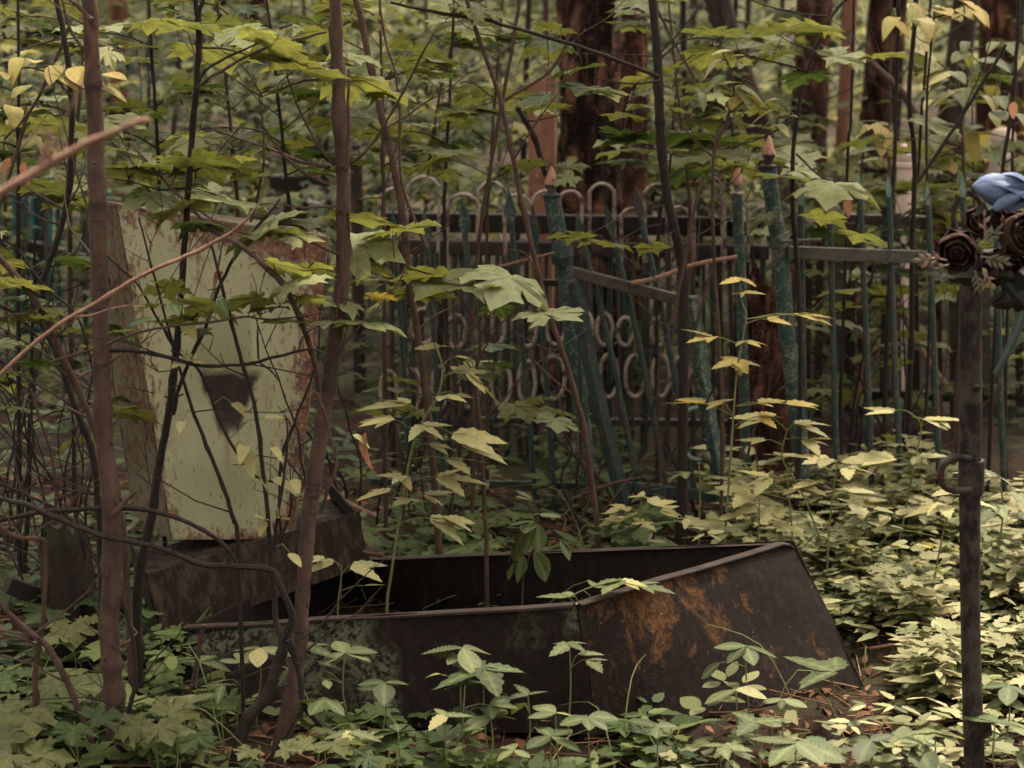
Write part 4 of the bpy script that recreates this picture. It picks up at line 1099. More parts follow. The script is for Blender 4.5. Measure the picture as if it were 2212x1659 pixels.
# thin dark stems in front of the gravestone
sapling('thin_sapling', 'slim blackish sapling forked at the top, crossing the gravestone left half', 'sapling',
    [(418, -20), (428, 70), (425, 150), (412, 340), (398, 540), (382, 750), (366, 880), (345, 1000), (328, 1110), (300, 1260), (297, 1400)], 4.18, [9, 13, 13, 13, 14, 15, 17, 18, 20, 22, 22], 'bark_dark',
    [([(428, 72), (436, 30), (446, -20)], 4.18, [10, 9, 8]), ([(424, 200), (450, 150), (520, 110), (600, 80)], 4.16, 7),
     ([(368, 892), (400, 812), (440, 705), (474, 607), (515, 534), (602, 428)], [4.14, 4.12, 4.1, 4.1, 4.1, 4.1], [11, 9, 8, 8, 7, 4]),
     ([(375, 750), (340, 680), (300, 610), (234, 556)], 4.1, 7)], n=9, seed=3)
sapling('thin_sapling', 'thin dark stem leaning left across the middle of the gravestone', 'sapling',
    [(300, 470), (372, 740), (418, 890), (474, 1031), (503, 1120), (515, 1195)], 4.05, [4, 6, 8, 9, 10, 10], 'bark_dark',
    [([(375, 752), (425, 796), (488, 925), (545, 1014), (590, 1045)], 4.03, [6, 6, 7, 6, 4]), ([(400, 850), (360, 855), (318, 846), (270, 838)], 4.04, 4)],
    [L_(385, 780, 46, 4.0), L_(410, 700, 60, 4.0), L_(405, 770, 40, 4.0), L_(425, 780, 45, 4.0), L_(345, 850, 40, 4.0), L_(525, 970, 60, 4.0), L_(540, 985, 64, 4.0), L_(570, 1015, 52, 4.0), L_(620, 1035, 66, 4.0), L_(520, 875, 50, 4.0), L_(595, 900, 46, 4.0), L_(600, 970, 44, 4.0), L_(390, 915, 40, 4.0)], lmat='herb_pale', geos=OVATE, n=8, seed=4)
sapling('thin_sapling', 'blackish stem rising from a thick curved foot before the bed, left of the middle sapling', 'sapling',
    [(456, 530), (500, 700), (524, 783), (552, 890), (575, 1080), (588, 1240), (596, 1340), (612, 1390), (598, 1440), (572, 1510), (532, 1560), (500, 1690)], [4.0, 4.0, 4.0, 4.0, 4.0, 4.0, 3.98, 3.96, 3.95, 3.94, 3.93, 3.92], [6, 8, 9, 9, 10, 11, 14, 22, 24, 26, 28, 32], 'bark_dark',
    [([(612, 1385), (630, 1330), (604, 1262), (582, 1228), (478, 1216), (425, 1213), (354, 1188), (212, 1156), (71, 1099), (-20, 1072)], [3.96, 3.95, 3.95, 3.96, 3.95, 3.94, 3.92, 3.9, 3.88, 3.86], [19, 17, 15, 14, 13, 13, 12, 12, 11, 9]),
     ([(626, 1380), (641, 1443), (662, 1524), (708, 1567), (765, 1610), (800, 1680)], 3.94, [18, 14, 13, 11, 10, 8]), ([(660, 1520), (620, 1585), (570, 1660)], 3.93, [8, 6, 5]),
     ([(584, 1240), (600, 1130), (618, 980), (615, 900)], 3.98, [10, 8, 6, 3])],
    [L_(570, 1110, 50, 3.98), L_(612, 1110, 60, 3.98), L_(640, 1200, 46, 3.97), L_(640, 1040, 44, 3.98), L_(565, 1130, 40, 3.98)], lmat='herb_pale', geos=OVATE, n=10, seed=5)
sapling('bent_branch', 'dark branch arching low over the plinth from the left edge', 'branch',
    [(-20, 1128), (60, 1112), (124, 1103), (265, 1098), (354, 1110), (425, 1138), (478, 1174), (512, 1214)], 3.97, [9, 10, 11, 11, 11, 10, 10, 9], 'bark_dark', n=8, seed=6, foot=False)
sapling('bent_branch', 'dark level branch crossing the gravestone below its plate mark', 'branch',
    [(214, 757), (290, 758), (372, 773), (425, 789), (531, 787), (602, 769), (666, 755), (702, 764)], 4.0, [9, 9, 9, 8, 7, 7, 5, 4], 'bark_dark',
    [([(556, 780), (590, 800), (604, 830)], 4.0, 5), ([(555, 778), (558, 720), (556, 690)], 4.0, 5), ([(640, 755), (660, 720), (700, 700)], 3.98, 4)], n=7, seed=7, foot=False)
sapling('bare_twig', 'straight pinkish-brown twig slanting up across the gravestone from the left edge', 'twig',
    [(-20, 828), (106, 716), (198, 660), (319, 589), (439, 536), (520, 485), (560, 440)], 3.9, [9, 9, 9, 9, 8, 6, 3], 'twig_pink', n=8, seed=8, foot=False)
sapling('bare_twig', 'thin brown twig bowing across the gravestone just above its plate mark', 'twig',
    [(106, 782), (198, 755), (319, 713), (460, 695), (531, 684), (584, 690), (708, 676)], 3.98, [4, 6, 6, 6, 5, 4, 3], 'bark_mid',
    [([(470, 695), (400, 650), (350, 640)], 3.97, 3), ([(530, 684), (560, 640), (545, 590)], 3.97, 3)],
    [L_(300, 690, 60, 3.95), L_(380, 660, 54, 3.95), L_(480, 650, 50, 3.95)], lmat='maple_dark', geos=OVATE, n=6, seed=9, foot=False)
sapling('bare_twig', 'out-of-focus pinkish twig with one spur close to the lens at upper left', 'twig',
    [(-30, 434), (60, 380), (110, 350), (200, 305), (322, 256)], 2.5, [18, 18, 18, 16, 12], 'twig_pink', [([(86, 366), (96, 322), (108, 278)], 2.5, [13, 13, 9])], n=8, seed=10, foot=False)
sapling('thin_sapling', 'dark sapling kinked to the left of the left-hand trunk', 'sapling',
    [(118, -20), (136, 70), (150, 160), (156, 260), (150, 400), (130, 500), (98, 590), (76, 660), (120, 760), (165, 880), (200, 980), (215, 1130), (222, 1400)], [4.3] * 13, [12, 13, 13, 13, 13, 13, 13, 12, 14, 15, 15, 15, 16], 'bark_dark',
    [([(150, 200), (170, 160), (186, 130), (200, 90)], 4.28, 6), ([(155, 215), (110, 165), (60, 145), (-10, 135)], 4.25, 5)],
    [L_(30, 126, 66, 4.2), L_(75, 132, 60, 4.2), L_(112, 142, 66, 4.2), L_(165, 146, 74, 4.2), L_(205, 152, 70, 4.25), L_(250, 160, 66, 4.25), L_(42, 186, 66, 4.2), L_(30, 232, 80, 4.2), L_(250, 190, 60, 4.25), L_(145, 170, 60, 4.2), L_(15, 160, 60, 4.2), L_(190, 175, 60, 4.2)], lmat='yellow', geos=OVATE, n=8, seed=11)
sapling('thin_sapling', 'grey-brown stem slanting down behind the left-hand trunk from the left edge', 'sapling',
    [(-20, 536), (71, 642), (112, 720), (142, 783), (175, 860), (198, 907), (230, 1010), (270, 1180)], 4.15, [14, 15, 15, 15, 16, 16, 16, 16], 'bark',
    [([(95, 690), (60, 680), (-20, 690)], 4.1, 6)],
    [L_(30, 612, 150), L_(60, 682, 150), L_(104, 684, 110), L_(20, 884, 100), L_(64, 792, 130, 4.1, 'maple_dark'), L_(-10, 740, 130), L_(40, 640, 130, 4.2, 'maple_dark'), L_(10, 560, 110, 4.2)], n=8, seed=12)
sapling('bent_branch', 'pinkish stem bent at a right angle near the left edge, dropping to the ground', 'branch',
    [(-20, 1118), (10, 1145), (40, 1160), (92, 1166), (97, 1190), (94, 1319), (80, 1425), (76, 1480)], 3.95, [9, 10, 10, 10, 10, 11, 12, 12], 'bark_mid', n=7, seed=13)
sapling('bent_branch', 'brown stem slanting down to the right in the lower left corner', 'branch',
    [(-20, 1285), (71, 1372), (106, 1400), (142, 1467), (166, 1525), (215, 1640), (225, 1690)], 3.9, [12, 14, 15, 15, 15, 12, 12], 'bark', n=8, seed=14)
sapling('thin_sapling', 'thin dark stem close right of the left-hand trunk near the ground', 'sapling',
    [(262, 1290), (283, 1360), (294, 1460), (280, 1530), (270, 1600)], 3.9, [6, 9, 11, 11, 10], 'bark_dark', n=7, seed=15)
for i, (pts, D_, w_) in enumerate([([(-10, 655), (60, 700), (130, 800), (205, 850)], 4.2, 6), ([(40, 540), (90, 610), (170, 690), (198, 800)], 4.25, 6), ([(-10, 1040), (80, 1080), (150, 1120), (230, 1250)], 4.05, 7), ([(0, 830), (60, 900), (100, 1010)], 4.4, 5), ([(-20, 1165), (60, 1195), (110, 1240)], 4.0, 5), ([(60, 240), (20, 380), (-20, 500)], 4.4, 8), ([(150, 60), (70, 230), (10, 300)], 4.35, 8)]):
    sapling('bare_twig', ['thin bare twig curving down at the left edge above the turquoise fence', 'bare dark twig dropping from the timber rail by the left-hand trunk', 'dark twig slanting down beside the arching low branch', 'thin twig hanging in the shade left of the left-hand trunk', 'short dark twig above the rotten block at the left edge', 'brown twig leaning at the upper left edge behind the yellow leaves', 'brown twig slanting between the kinked sapling and the left edge'][i], 'twig', pts, D_, list(np.linspace(w_, w_ * .7, len(pts))), 'bark_dark' if i < 5 else 'bark_mid', n=6, seed=20 + i, foot=False)

# centre
sapling('thin_sapling', 'straight reddish-brown stem slanting past the finial post to the back of the bed', 'sapling',
    [(1002, -20), (1036, 88), (1075, 198), (1106, 329), (1124, 425), (1156, 560), (1177, 652), (1220, 776), (1255, 897), (1273, 996), (1287, 1109), (1292, 1200)], 5.0, [9, 9, 10, 11, 11, 12, 12, 12, 12, 12, 13, 14], 'bark_mid',
    [([(1160, 580), (1130, 545), (1092, 540), (1088, 520)], 4.98, 4), ([(1195, 700), (1220, 640), (1240, 600)], 5.0, 4)], n=9, seed=30)
sapling('thin_sapling', 'dark brown stem leaning right of the middle sapling, down to the bed', 'sapling',
    [(764, -20), (800, 135), (818, 220), (846, 340), (868, 460), (884, 600), (908, 766), (925, 900), (940, 1060), (946, 1180)], 4.95, [13, 15, 15, 16, 16, 15, 15, 15, 16, 16], 'bark_mid',
    [([(820, 0), (835, 100), (855, 180), (860, 280), (850, 340), (828, 430)], 4.5, [4, 5, 5, 4, 4, 3]), ([(860, 260), (870, 380), (890, 460), (925, 540)], 4.6, [4, 6, 8, 8])], n=9, seed=31)
sapling('maple_sapling', 'short maple shoot holding three broad leaves on long stalks above the bed', 'sapling',
    [(1040, 725), (1036, 760), (1028, 810), (1035, 900), (1042, 1020), (1050, 1190)], 4.75, [6, 8, 8, 8, 9, 10], 'bark_mid', [],
    [L_(1085, 606, 235, 4.6, 'maple_pale_sheen'), L_(1215, 682, 195, 4.55, 'maple_pale_sheen'), L_(950, 622, 250, 4.6), L_(1010, 590, 190, 4.75), L_(895, 596, 190, 4.7), L_(1085, 655, 110, 4.9, 'maple_dark')], n=7, seed=32)
sapling('maple_sapling', 'black upright sapling in front of the reddish trunk with a long bough reaching left', 'sapling',
    [(1408, -20), (1418, 100), (1424, 230), (1430, 330), (1444, 440), (1470, 560), (1478, 700)], 5.35, [18, 19, 20, 20, 20, 21, 21], 'bark_dark',
    [([(1420, 168), (1325, 125), (1180, 80), (1040, 42), (960, 26), (840, 6)], [5.3, 5.2, 5.1, 5.0, 4.95, 4.9], [9, 8, 8, 7, 7, 6]), ([(1425, 172), (1360, 185), (1290, 170)], 5.25, 5), ([(1428, 120), (1480, 90), (1560, 85)], 5.3, 5)],
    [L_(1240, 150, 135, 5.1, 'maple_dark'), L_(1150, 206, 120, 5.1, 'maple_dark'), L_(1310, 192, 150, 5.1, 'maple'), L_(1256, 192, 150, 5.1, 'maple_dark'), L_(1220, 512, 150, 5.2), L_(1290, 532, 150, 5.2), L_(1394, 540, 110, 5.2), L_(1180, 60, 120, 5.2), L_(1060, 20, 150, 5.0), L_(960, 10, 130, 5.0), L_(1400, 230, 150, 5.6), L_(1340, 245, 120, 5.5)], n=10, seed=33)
for i, (pts, D_, w_) in enumerate([
    ([(1120, -20), (1117, 35), (1089, 195), (1057, 375), (1036, 513), (1020, 700)], 5.3, 8),
    ([(1245, 40), (1190, 150), (1090, 215)], 5.5, 6),
    ([(940, 120), (985, 70), (900, 330)], 6.0, 6),
    ([(1520, 380), (1500, 450), (1480, 560), (1450, 700)], 5.2, 7),
    ([(1118, 232), (1155, 300), (1180, 380)], 5.9, 12),
    ([(1545, 560), (1500, 720), (1470, 900)], 5.4, 7),
    ([(1580, 30), (1545, 140), (1530, 260)], 6.0, 8)]):
    lab = ['thin brown stem leaning left in front of the hooped fence', 'pale thin twig slanting beside the pinkish board', 'faint brown stem left of the hooped fence', 'reddish thin stem crossing the gate top', 'dark broken stick pointing at the finial post', 'reddish thin stem crossing the gate pickets', 'thin reddish stem before the trunk leaning left'][i]
    if i == 2: pts = [(985, 70), (950, 200), (925, 380)]
    sapling('thin_sapling', lab, 'sapling', pts, D_, list(np.linspace(w_, w_ * 1.1, len(pts))), 'bark_mid' if i != 4 else 'bark_dark', n=7, seed=40 + i, foot=(i in (0, 5)))
# right
for i, (pts, D_, w_) in enumerate([
    ([(1846, -20), (1842, 120), (1838, 248), (1830, 354), (1826, 560)], 6.0, 7),
    ([(1942, -20), (1940, 60), (1934, 300), (1926, 442), (1920, 640)], 5.9, 9),
    ([(1978, -20), (1976, 40), (1964, 210), (1976, 354), (1970, 520), (1968, 760)], 6.0, 11),
    ([(2012, -20), (2006, 60), (1990, 260), (1985, 360), (1975, 420)], 6.1, 7),
    ([(2172, 96), (2110, 200), (2050, 294), (1980, 396)], 5.6, 8),
    ([(2200, -20), (2199, 71), (2185, 240), (2167, 354), (2160, 520)], 5.8, 9),
    ([(1860, 120), (1940, 190), (1990, 260), (2080, 330)], 7.5, 17),
    ([(1500, 170), (1440, 60), (1420, 20)], 5.8, 6)]):
    lab = ['thin straight stem before the slim orange-brown trunk', 'thin black stem left of the pale turned post', 'wavy dark stem rising past the pale turned post', 'thinnest dark stem right of the pale turned post', 'dark stick slanting down toward the pale turned post', 'dark stem at the right edge above the blue tulip', 'brown bough slanting down between the right-hand trunks', 'brown twig arching beside the black upright sapling'][i]
    sapling('thin_sapling', lab, 'sapling', pts, D_, list(np.linspace(w_ * .9, w_, len(pts))), 'bark_dark' if i not in (6, 7) else 'bark_mid', n=7, seed=50 + i, foot=(i in (0, 1, 2, 5)))
sapling('maple_sapling', 'spreading maple boughs with broad leaves before the right-hand trunks', 'sapling',
    [(1868, -30), (1800, 30), (1745, 150), (1720, 260), (1712, 420), (1730, 760)], 5.6, [5, 6, 8, 9, 10, 12], 'bark_dark',
    [([(1790, 40), (1690, 20), (1600, -10)], 5.5, 5), ([(1745, 150), (1640, 130), (1540, 100)], 5.45, 5), ([(1722, 250), (1640, 300), (1560, 320)], 5.4, 5), ([(1716, 330), (1780, 380), (1850, 395)], 5.4, 5)],
    [L_(1540, 78, 140, 5.4), L_(1620, 84, 150, 5.4), L_(1702, 72, 225, 5.3), L_(1762, 62, 150, 5.4), L_(1845, 122, 165, 5.4, 'maple_pale_sheen'), L_(1905, 128, 145, 5.4), L_(1722, 158, 145, 5.5, 'maple_dark'), L_(1530, 104, 130, 5.5),
     L_(1470, 284, 150, 5.6, 'maple_dark'), L_(1545, 296, 170, 5.6, 'maple_dark'), L_(1590, 338, 205, 5.95), L_(1500, 334, 150, 5.5), L_(1716, 342, 140, 5.95, 'maple_pale_sheen'), L_(1748, 366, 120, 5.6, 'maple_pale_sheen'), L_(1795, 402, 200, 5.3, 'maple_pale_sheen'), L_(1682, 388, 150, 5.5), L_(1800, 478, 130, 5.5), L_(1850, 500, 130, 5.5), L_(1640, 460, 120, 5.6), L_(1860, 300, 130, 6.0), L_(2030, 268, 130, 6.0, 'maple_pale_sheen'), L_(1830, 620, 130, 5.9), L_(1770, 700, 110, 5.9)], n=8, seed=60)
sapling('leafy_shrub', 'drooping pale-leaved shrub shoot left of the right-hand trunks', 'shrub',
    [(1560, 110), (1585, 180), (1570, 260), (1545, 320), (1540, 500), (1560, 900)], 5.3, [4, 5, 6, 7, 8, 9], 'bark_mid',
    [([(1572, 150), (1610, 150), (1640, 210), (1690, 255)], 5.25, 4), ([(1575, 200), (1530, 170), (1490, 180)], 5.3, 4)],
    [L_(x, y, w, 5.25, mt) for x, y, w, mt in [(1535, 128, 50, 'herb_pale'), (1560, 112, 50, 'herb_pale'), (1582, 120, 48, 'herb_pale'), (1600, 140, 52, 'herb'), (1545, 165, 54, 'herb'), (1578, 182, 58, 'herb_pale'), (1610, 186, 60, 'maple_pale_sheen'), (1625, 190, 60, 'herb_pale'), (1638, 205, 54, 'yellow'), (1585, 210, 46, 'yellow'), (1645, 236, 60, 'herb_pale'), (1668, 246, 66, 'maple_pale_sheen'), (1694, 252, 56, 'maple_pale_sheen'), (1690, 272, 50, 'herb_pale'), (1520, 200, 46, 'herb'), (1610, 220, 50, 'herb'), (1660, 215, 44, 'herb_pale')]],
    geos=OVATE, n=7, seed=61)
sapling('leafy_shrub', 'yellowing leafy shoot high at the upper right corner', 'shrub',
    [(2020, 20), (2010, 120), (2000, 300), (2010, 620)], 5.9, [4, 5, 6, 7], 'bark_dark', [([(2016, 40), (2060, 25), (2110, 30)], 5.9, 4), ([(2016, 40), (1970, 20), (1930, 15)], 5.9, 4)],
    [L_(1930 + 13 * k + random.uniform(-8, 8), random.uniform(-10, 55), random.uniform(50, 76), 5.85 + random.uniform(-.1, .1), random.choice(['yellow', 'yellow', 'herb_pale'])) for k in range(16)], geos=OVATE, n=6, seed=62)
sapling('leafy_shrub', 'green leafy shrub shoot under the yellowing shoot at upper right', 'shrub',
    [(2060, 90), (2072, 200), (2080, 330), (2084, 600)], 6.2, [4, 5, 7, 8], 'bark_mid', [([(2066, 130), (2110, 100), (2160, 95)], 6.2, 4), ([(2070, 180), (2030, 130), (1990, 120)], 6.2, 4), ([(2074, 230), (2120, 210), (2170, 220)], 6.1, 4)],
    [L_(random.uniform(1985, 2210), random.uniform(70, 260), random.uniform(44, 74), 6.1 + random.uniform(-.2, .2), random.choice(['herb_pale', 'herb', 'maple', 'herb'])) for k in range(34)], geos=OVATE, n=6, seed=63)
sapling('leafy_shrub', 'pale green leafy shrub behind the pale turned post', 'shrub',
    [(2060, 300), (2064, 360), (2070, 700)], 6.6, [4, 5, 7], 'bark_mid', [([(2062, 320), (2010, 290), (1940, 280)], 6.6, 4), ([(2062, 320), (2120, 290), (2190, 300)], 6.6, 4)],
    [L_(random.choice([random.uniform(1840, 1915), random.uniform(1995, 2100), random.uniform(2050, 2212)]), random.uniform(262, 350), random.uniform(44, 80), 6.5 + random.uniform(-.3, .3), random.choice(['herb_pale', 'herb', 'maple', 'yellow'])) for k in range(30)], geos=OVATE, n=6, seed=64)

# slender maples between the camera and the far fences, their leaves in level layers
def auto_maple(label, x, D, seed, y0, y1, nb, mats=('maple', 'maple', 'maple', 'maple', 'maple_dark', 'maple_pale_sheen'), n_leaf=5):
    rr = random.Random(seed); k = 4.6 / D
    gy_ = 1250 if D < 5 else 1180 if D < 5.6 else 1090
    dx = rr.uniform(-70, 70)
    top = [(x + dx, y0 - 60), (x + dx * .6, y0 + 150), (x + dx * .3, (y0 + y1) / 2 + 120), (x, y1 + 160), (x - rr.uniform(-20, 20), gy_)]
    w = 9 * k
    br = []; lv = []
    for b in range(nb):
        y = y0 + (y1 - y0) * (b + rr.random() * .8) / nb; sgn = 1 if (b + seed) % 2 else -1; L = rr.uniform(110, 240) * k
        ax = x + dx * .5 * (1 - (y - y0) / 700)
        pts = [(ax, y + 30), (ax + sgn * L * .4, y + rr.uniform(-8, 12)), (ax + sgn * L, y + rr.uniform(-15, 35))]
        br.append((pts, [D, D + rr.uniform(-.1, .1), D + rr.uniform(-.25, .25)], 5 * k))
        for q in range(n_leaf):
            u = rr.uniform(.25, 1.15)
            lv.append((ax + sgn * L * u, y + rr.uniform(-22, 34), rr.uniform(95, 190) * k, D + rr.uniform(-.3, .3), rr.choice(mats)))
    return sapling('maple_sapling', label, 'sapling', top, D, [w * .6, w * .8, w, w * 1.15, w * 1.3], 'bark_dark' if seed % 2 else 'bark_mid', br, lv, n=7, seed=seed, twigs=3)
for a_ in [('slender maple with layered leaves at the upper left edge', 40, 4.9, 401, 20, 560, 6), ('slender maple spreading leaves between the kinked sapling and the left-hand trunk', 150, 5.3, 402, -10, 400, 5),
           ('slender maple behind the forked blackish sapling, leaves above the gravestone', 350, 5.1, 403, -20, 400, 5), ('slender maple whose leaves hang over the gravestone top', 520, 5.4, 404, 0, 430, 5), ('slender maple just left of the middle sapling', 630, 5.2, 405, -20, 420, 5),
           ('slender maple with leaf layers just right of the middle sapling', 830, 5.3, 406, -10, 380, 4), ('slender maple before the left end of the hooped fence', 960, 5.7, 407, 20, 340, 4), ('slender maple left of the pinkish board', 1050, 6.0, 408, -10, 400, 6),
           ('slender maple partly covering the foot of the massive trunk', 1420, 6.1, 409, 200, 400, 3), ('slender maple right of the black upright sapling', 1490, 5.9, 410, 20, 350, 5), ('slender maple behind the small pink-tipped post', 1600, 6.5, 411, 60, 420, 4),
           ('slender maple behind the tall leaning post', 1730, 6.6, 412, 330, 560, 4), ('slender maple left of the pale turned post', 1820, 6.5, 413, 380, 620, 5), ('slender maple right of the pale turned post', 2110, 6.6, 414, 280, 640, 5), ('slender maple at the right edge behind the bouquet', 2170, 6.3, 415, 20, 760, 7),
           ('low maple before the paling fence', 1830, 6.2, 417, 600, 860, 4), ('low maple behind the short maple shoot', 1000, 5.4, 418, 620, 960, 4), ('low maple at the left edge below the turquoise fence', 60, 4.9, 419, 560, 940, 5)]:
    auto_maple(*a_)
def dead_bush(label, x0, x1, y0, y1, D, nb, seed):
    rr = random.Random(seed); c = at((x0 + x1) / 2, y1, D)
    o = thing('dead_bush', label, 'bush', Vector((c.x, c.y, hgt(c.x, c.y) - .03)))
    for i in range(nb):
        x = rr.uniform(x0, x1); y = y1 + rr.uniform(-20, 80); d0 = D + rr.uniform(-.25, .25)
        tx = x + rr.uniform(-190, 190); ty = rr.uniform(y0, y0 + (y1 - y0) * .6)
        pts = [(x, y), (x + (tx - x) * .25 + rr.uniform(-30, 30), y + (ty - y) * .35), (x + (tx - x) * .6 + rr.uniform(-30, 30), y + (ty - y) * .7), (tx, ty)]
        w_ = rr.uniform(4, 9); m = MB(); P, r = dtube(m, pts, d0, [w_, w_ * .8, w_ * .6, w_ * .3], 6, 6, .012)
        for k in range(rr.choice((2, 3, 4))):
            a = P[rr.randrange(4, len(P) - 2)]; e = Vector((rr.uniform(-1, 1), rr.uniform(-.4, .4), rr.uniform(-.1, .9))).normalized() * rr.uniform(.04, .16)
            m.tube([a, a + e * .5 + Vector((rr.uniform(-.01, .01), 0, .006)), a + e], [.0016, .0012, .0006], 4)
        m.build('twig', rr.choice(['bark_dark', 'bark_dark', 'bark_mid']), o)
dead_bush('tangle of thin dark dead twigs left of the gravestone', -20, 200, 480, 1180, 4.7, 16, 501)
dead_bush('thin dead brush between the gravestone and the finial post', 740, 1000, 560, 1130, 5.4, 12, 502)
dead_bush('sparse dead brush in front of the gate and leaning post', 1180, 1640, 620, 1120, 5.55, 13, 503)
dead_bush('fine dead twigs hanging before the gravestone face', 560, 660, 560, 1150, 4.3, 3, 504)
dead_bush('dead twigs among the bars right of the leaning post', 1760, 2060, 560, 1020, 6.0, 10, 505)
# fallen sticks
for lab, pts, D_, w_, mt in [
    ('pale bare stick lying slantwise over the gate top', [(1366, 612), (1420, 600), (1500, 572), (1592, 554)], 5.58, 12, 'twig_pink'),
    ('grey stick slanting up to the finial post clamp', [(1030, 590), (1100, 570), (1200, 545)], 5.75, 7, 'twig_pink'),
    ('pinkish broken bough leaning behind the spear-topped fence', [(1940, 655), (1975, 730), (2005, 780), (2040, 832)], 6.4, 16, 'twig_pink'),
    ('reddish stick on the ground right of the plinth', [(735, 1082), (770, 1098), (812, 1116)], 5.1, 18, 'twig_pink'),
    ('reddish stick on the ground behind the bed', [(1258, 1068), (1320, 1046), (1390, 1030)], 5.5, 10, 'bark_mid'),
    ('short stick resting on the back rim by the plinth', [(785, 1192), (800, 1196), (828, 1200)], 4.78, 13, 'bark_mid'),
    ('pale stick on the ground right of the bed', [(1880, 1402), (1940, 1392), (2020, 1400)], 4.6, 9, 'twig_pink'),
    ('dark stick among plants right of the bed', [(1985, 1420), (1930, 1440), (1880, 1465)], 4.45, 9, 'bark_mid'),
    ('forked bleached stick beside the pipe cross', [(2070, 1322), (2020, 1330), (1990, 1340)], 4.75, 8, 'twig_pink'),
    ('thin brown stick in front of the bed', [(1100, 1640), (1200, 1628), (1330, 1640)], 4.02, 6, 'bark_mid'),
    ('slanting bare stick standing between the two leftmost bed plants', [(442, 1350), (425, 1420), (405, 1510)], 4.1, 12, 'bark_mid')]:
    m = MB(); dtube(m, pts, D_, list(np.linspace(w_, w_ * .75, len(pts))), 7, 4, .004)
    tag(m.build('fallen_stick', mt), lab, 'stick', 'fallen sticks')
dl = thing('dead_leaf', 'curled pink dead leaf hanging in the air right of the middle sapling', 'leaf', at(775, 960, 4.25))
put_leaf(dl, OVATE, 'pinkdead', at(790, 935, 4.25), mw(84, 4.25), 2.6, -1.2, .5, 'blade', 1)
put_leaf(dl, OVATE, 'maple_pale_sheen', at(762, 940, 4.24), mw(52, 4.25), -1.4, -.5, .3, 'blade', 0)
for lab, x, y, w_, D_, mt, yw, tl in [('pink dead leaf pressed against the right edge of the gravestone', 668, 725, 58, 4.3, 'pinkdead', 2.9, -1.2), ('pale pink dead leaf at the left edge under the maple spray', 52, 350, 50, 4.1, 'pinkdead', 3.0, -1.3), ('small pink dead leaf beside the left-edge one', 22, 342, 46, 4.1, 'pinkdead', 1.2, -.8), ('whitish dead leaf caught on the gravestone twigs', 478, 586, 40, 4.0, 'pinkdead', .6, -.4), ('orange dead leaf hanging before the right-hand fence', 1832, 430, 40, 5.6, 'pinkdead', 3.0, -1.4), ('orange leaf hanging at right of the dark crooked trunk', 2190, 220, 38, 5.7, 'pinkdead', 2.8, -1.4), ('pink-brown dead leaf curled at the foot of the pipe cross', 2058, 1562, 50, 4.2, 'pinkdead', 1.5, .3), ('pale dead leaf lying on the soil before the bed', 2030, 1640, 50, 4.02, 'pinkdead', .5, .1)]:
    t_ = thing('dead_leaf', lab, 'leaf', at(x, y, D_), 'dead leaves'); put_leaf(t_, OVATE, mt, at(x, y, D_), mw(w_, D_), yw, tl, .3, 'blade')
pb = MB(); b_ = at(1392, 1150, 5.0); pb.lathe([(.004, -.03), (.016, -.022), (.022, -.004), (.018, .012), (.006, .02)], b_); tag(pb.build('puffball', 'egg'), 'small round pale puffball among leaves behind the bed', 'mushroom')

# ================================================================== HERBS
def herb(label, stem, D, w, tiers, mat, geos, group=None, name='herb', smat='stem_green', seed=0, foot=True):
    """stem: picture points top to bottom. tiers: (x, y, spread, leaf_len, n_leaves, droop) each a whorl of leaves joined to the stem's nearest point."""
    rr = random.Random(seed + 77)
    last = at(stem[-1][0], stem[-1][1], D)
    gz = hgt(last.x, last.y)
    base = Vector((last.x, last.y, gz - .02)) if foot else last
    o = thing(name, label, 'plant', base, group)
    q = [(*at(x, y, D), mw(w, D) / 2) for x, y in stem]
    if foot and last.z > base.z: q.append((base.x, base.y, base.z, q[-1][3]))
    q = smooth_poly(q, 5); P = [Vector(p[:3]) for p in q]
    m = MB(); m.tube(P, [p[3] * (.6 + .4 * i / len(q)) for i, p in enumerate(q)], 6)
    for (x, y, spread, ll, n_, droop) in tiers:
        c = at(x, y, D + rr.uniform(-.03, .03)); nb = nearest([P], c + Vector((0, 0, -.02)))
        if (c - nb).length > .012: m.tube([nb, nb.lerp(c, .6) + Vector((0, 0, .006)), c], [.0012, .0011, .0009], 4)
        y0 = rr.uniform(0, 6.28) if (c - nb).length < .012 else math.atan2(-(c - nb).x, (c - nb).y)
        for k in range(n_):
            yaw = y0 + (k - (n_ - 1) / 2) * (spread / max(1, n_ - 1) if n_ > 1 else 0) + rr.uniform(-.35, .35)
            L = mw(ll, D) * rr.uniform(.65, 1.2)
            put_leaf(o, geos, mat if rr.random() > .2 else ('herb_pale' if mat == 'herb' else mat), c, L, yaw, (-droop * .55 if droop < .7 else -droop) + rr.uniform(-.06, .2), rr.gauss(0, .15), lean=rr.gauss(.02, .05))
    m.build('stem', smat, o)
    return o
PI2 = 6.28
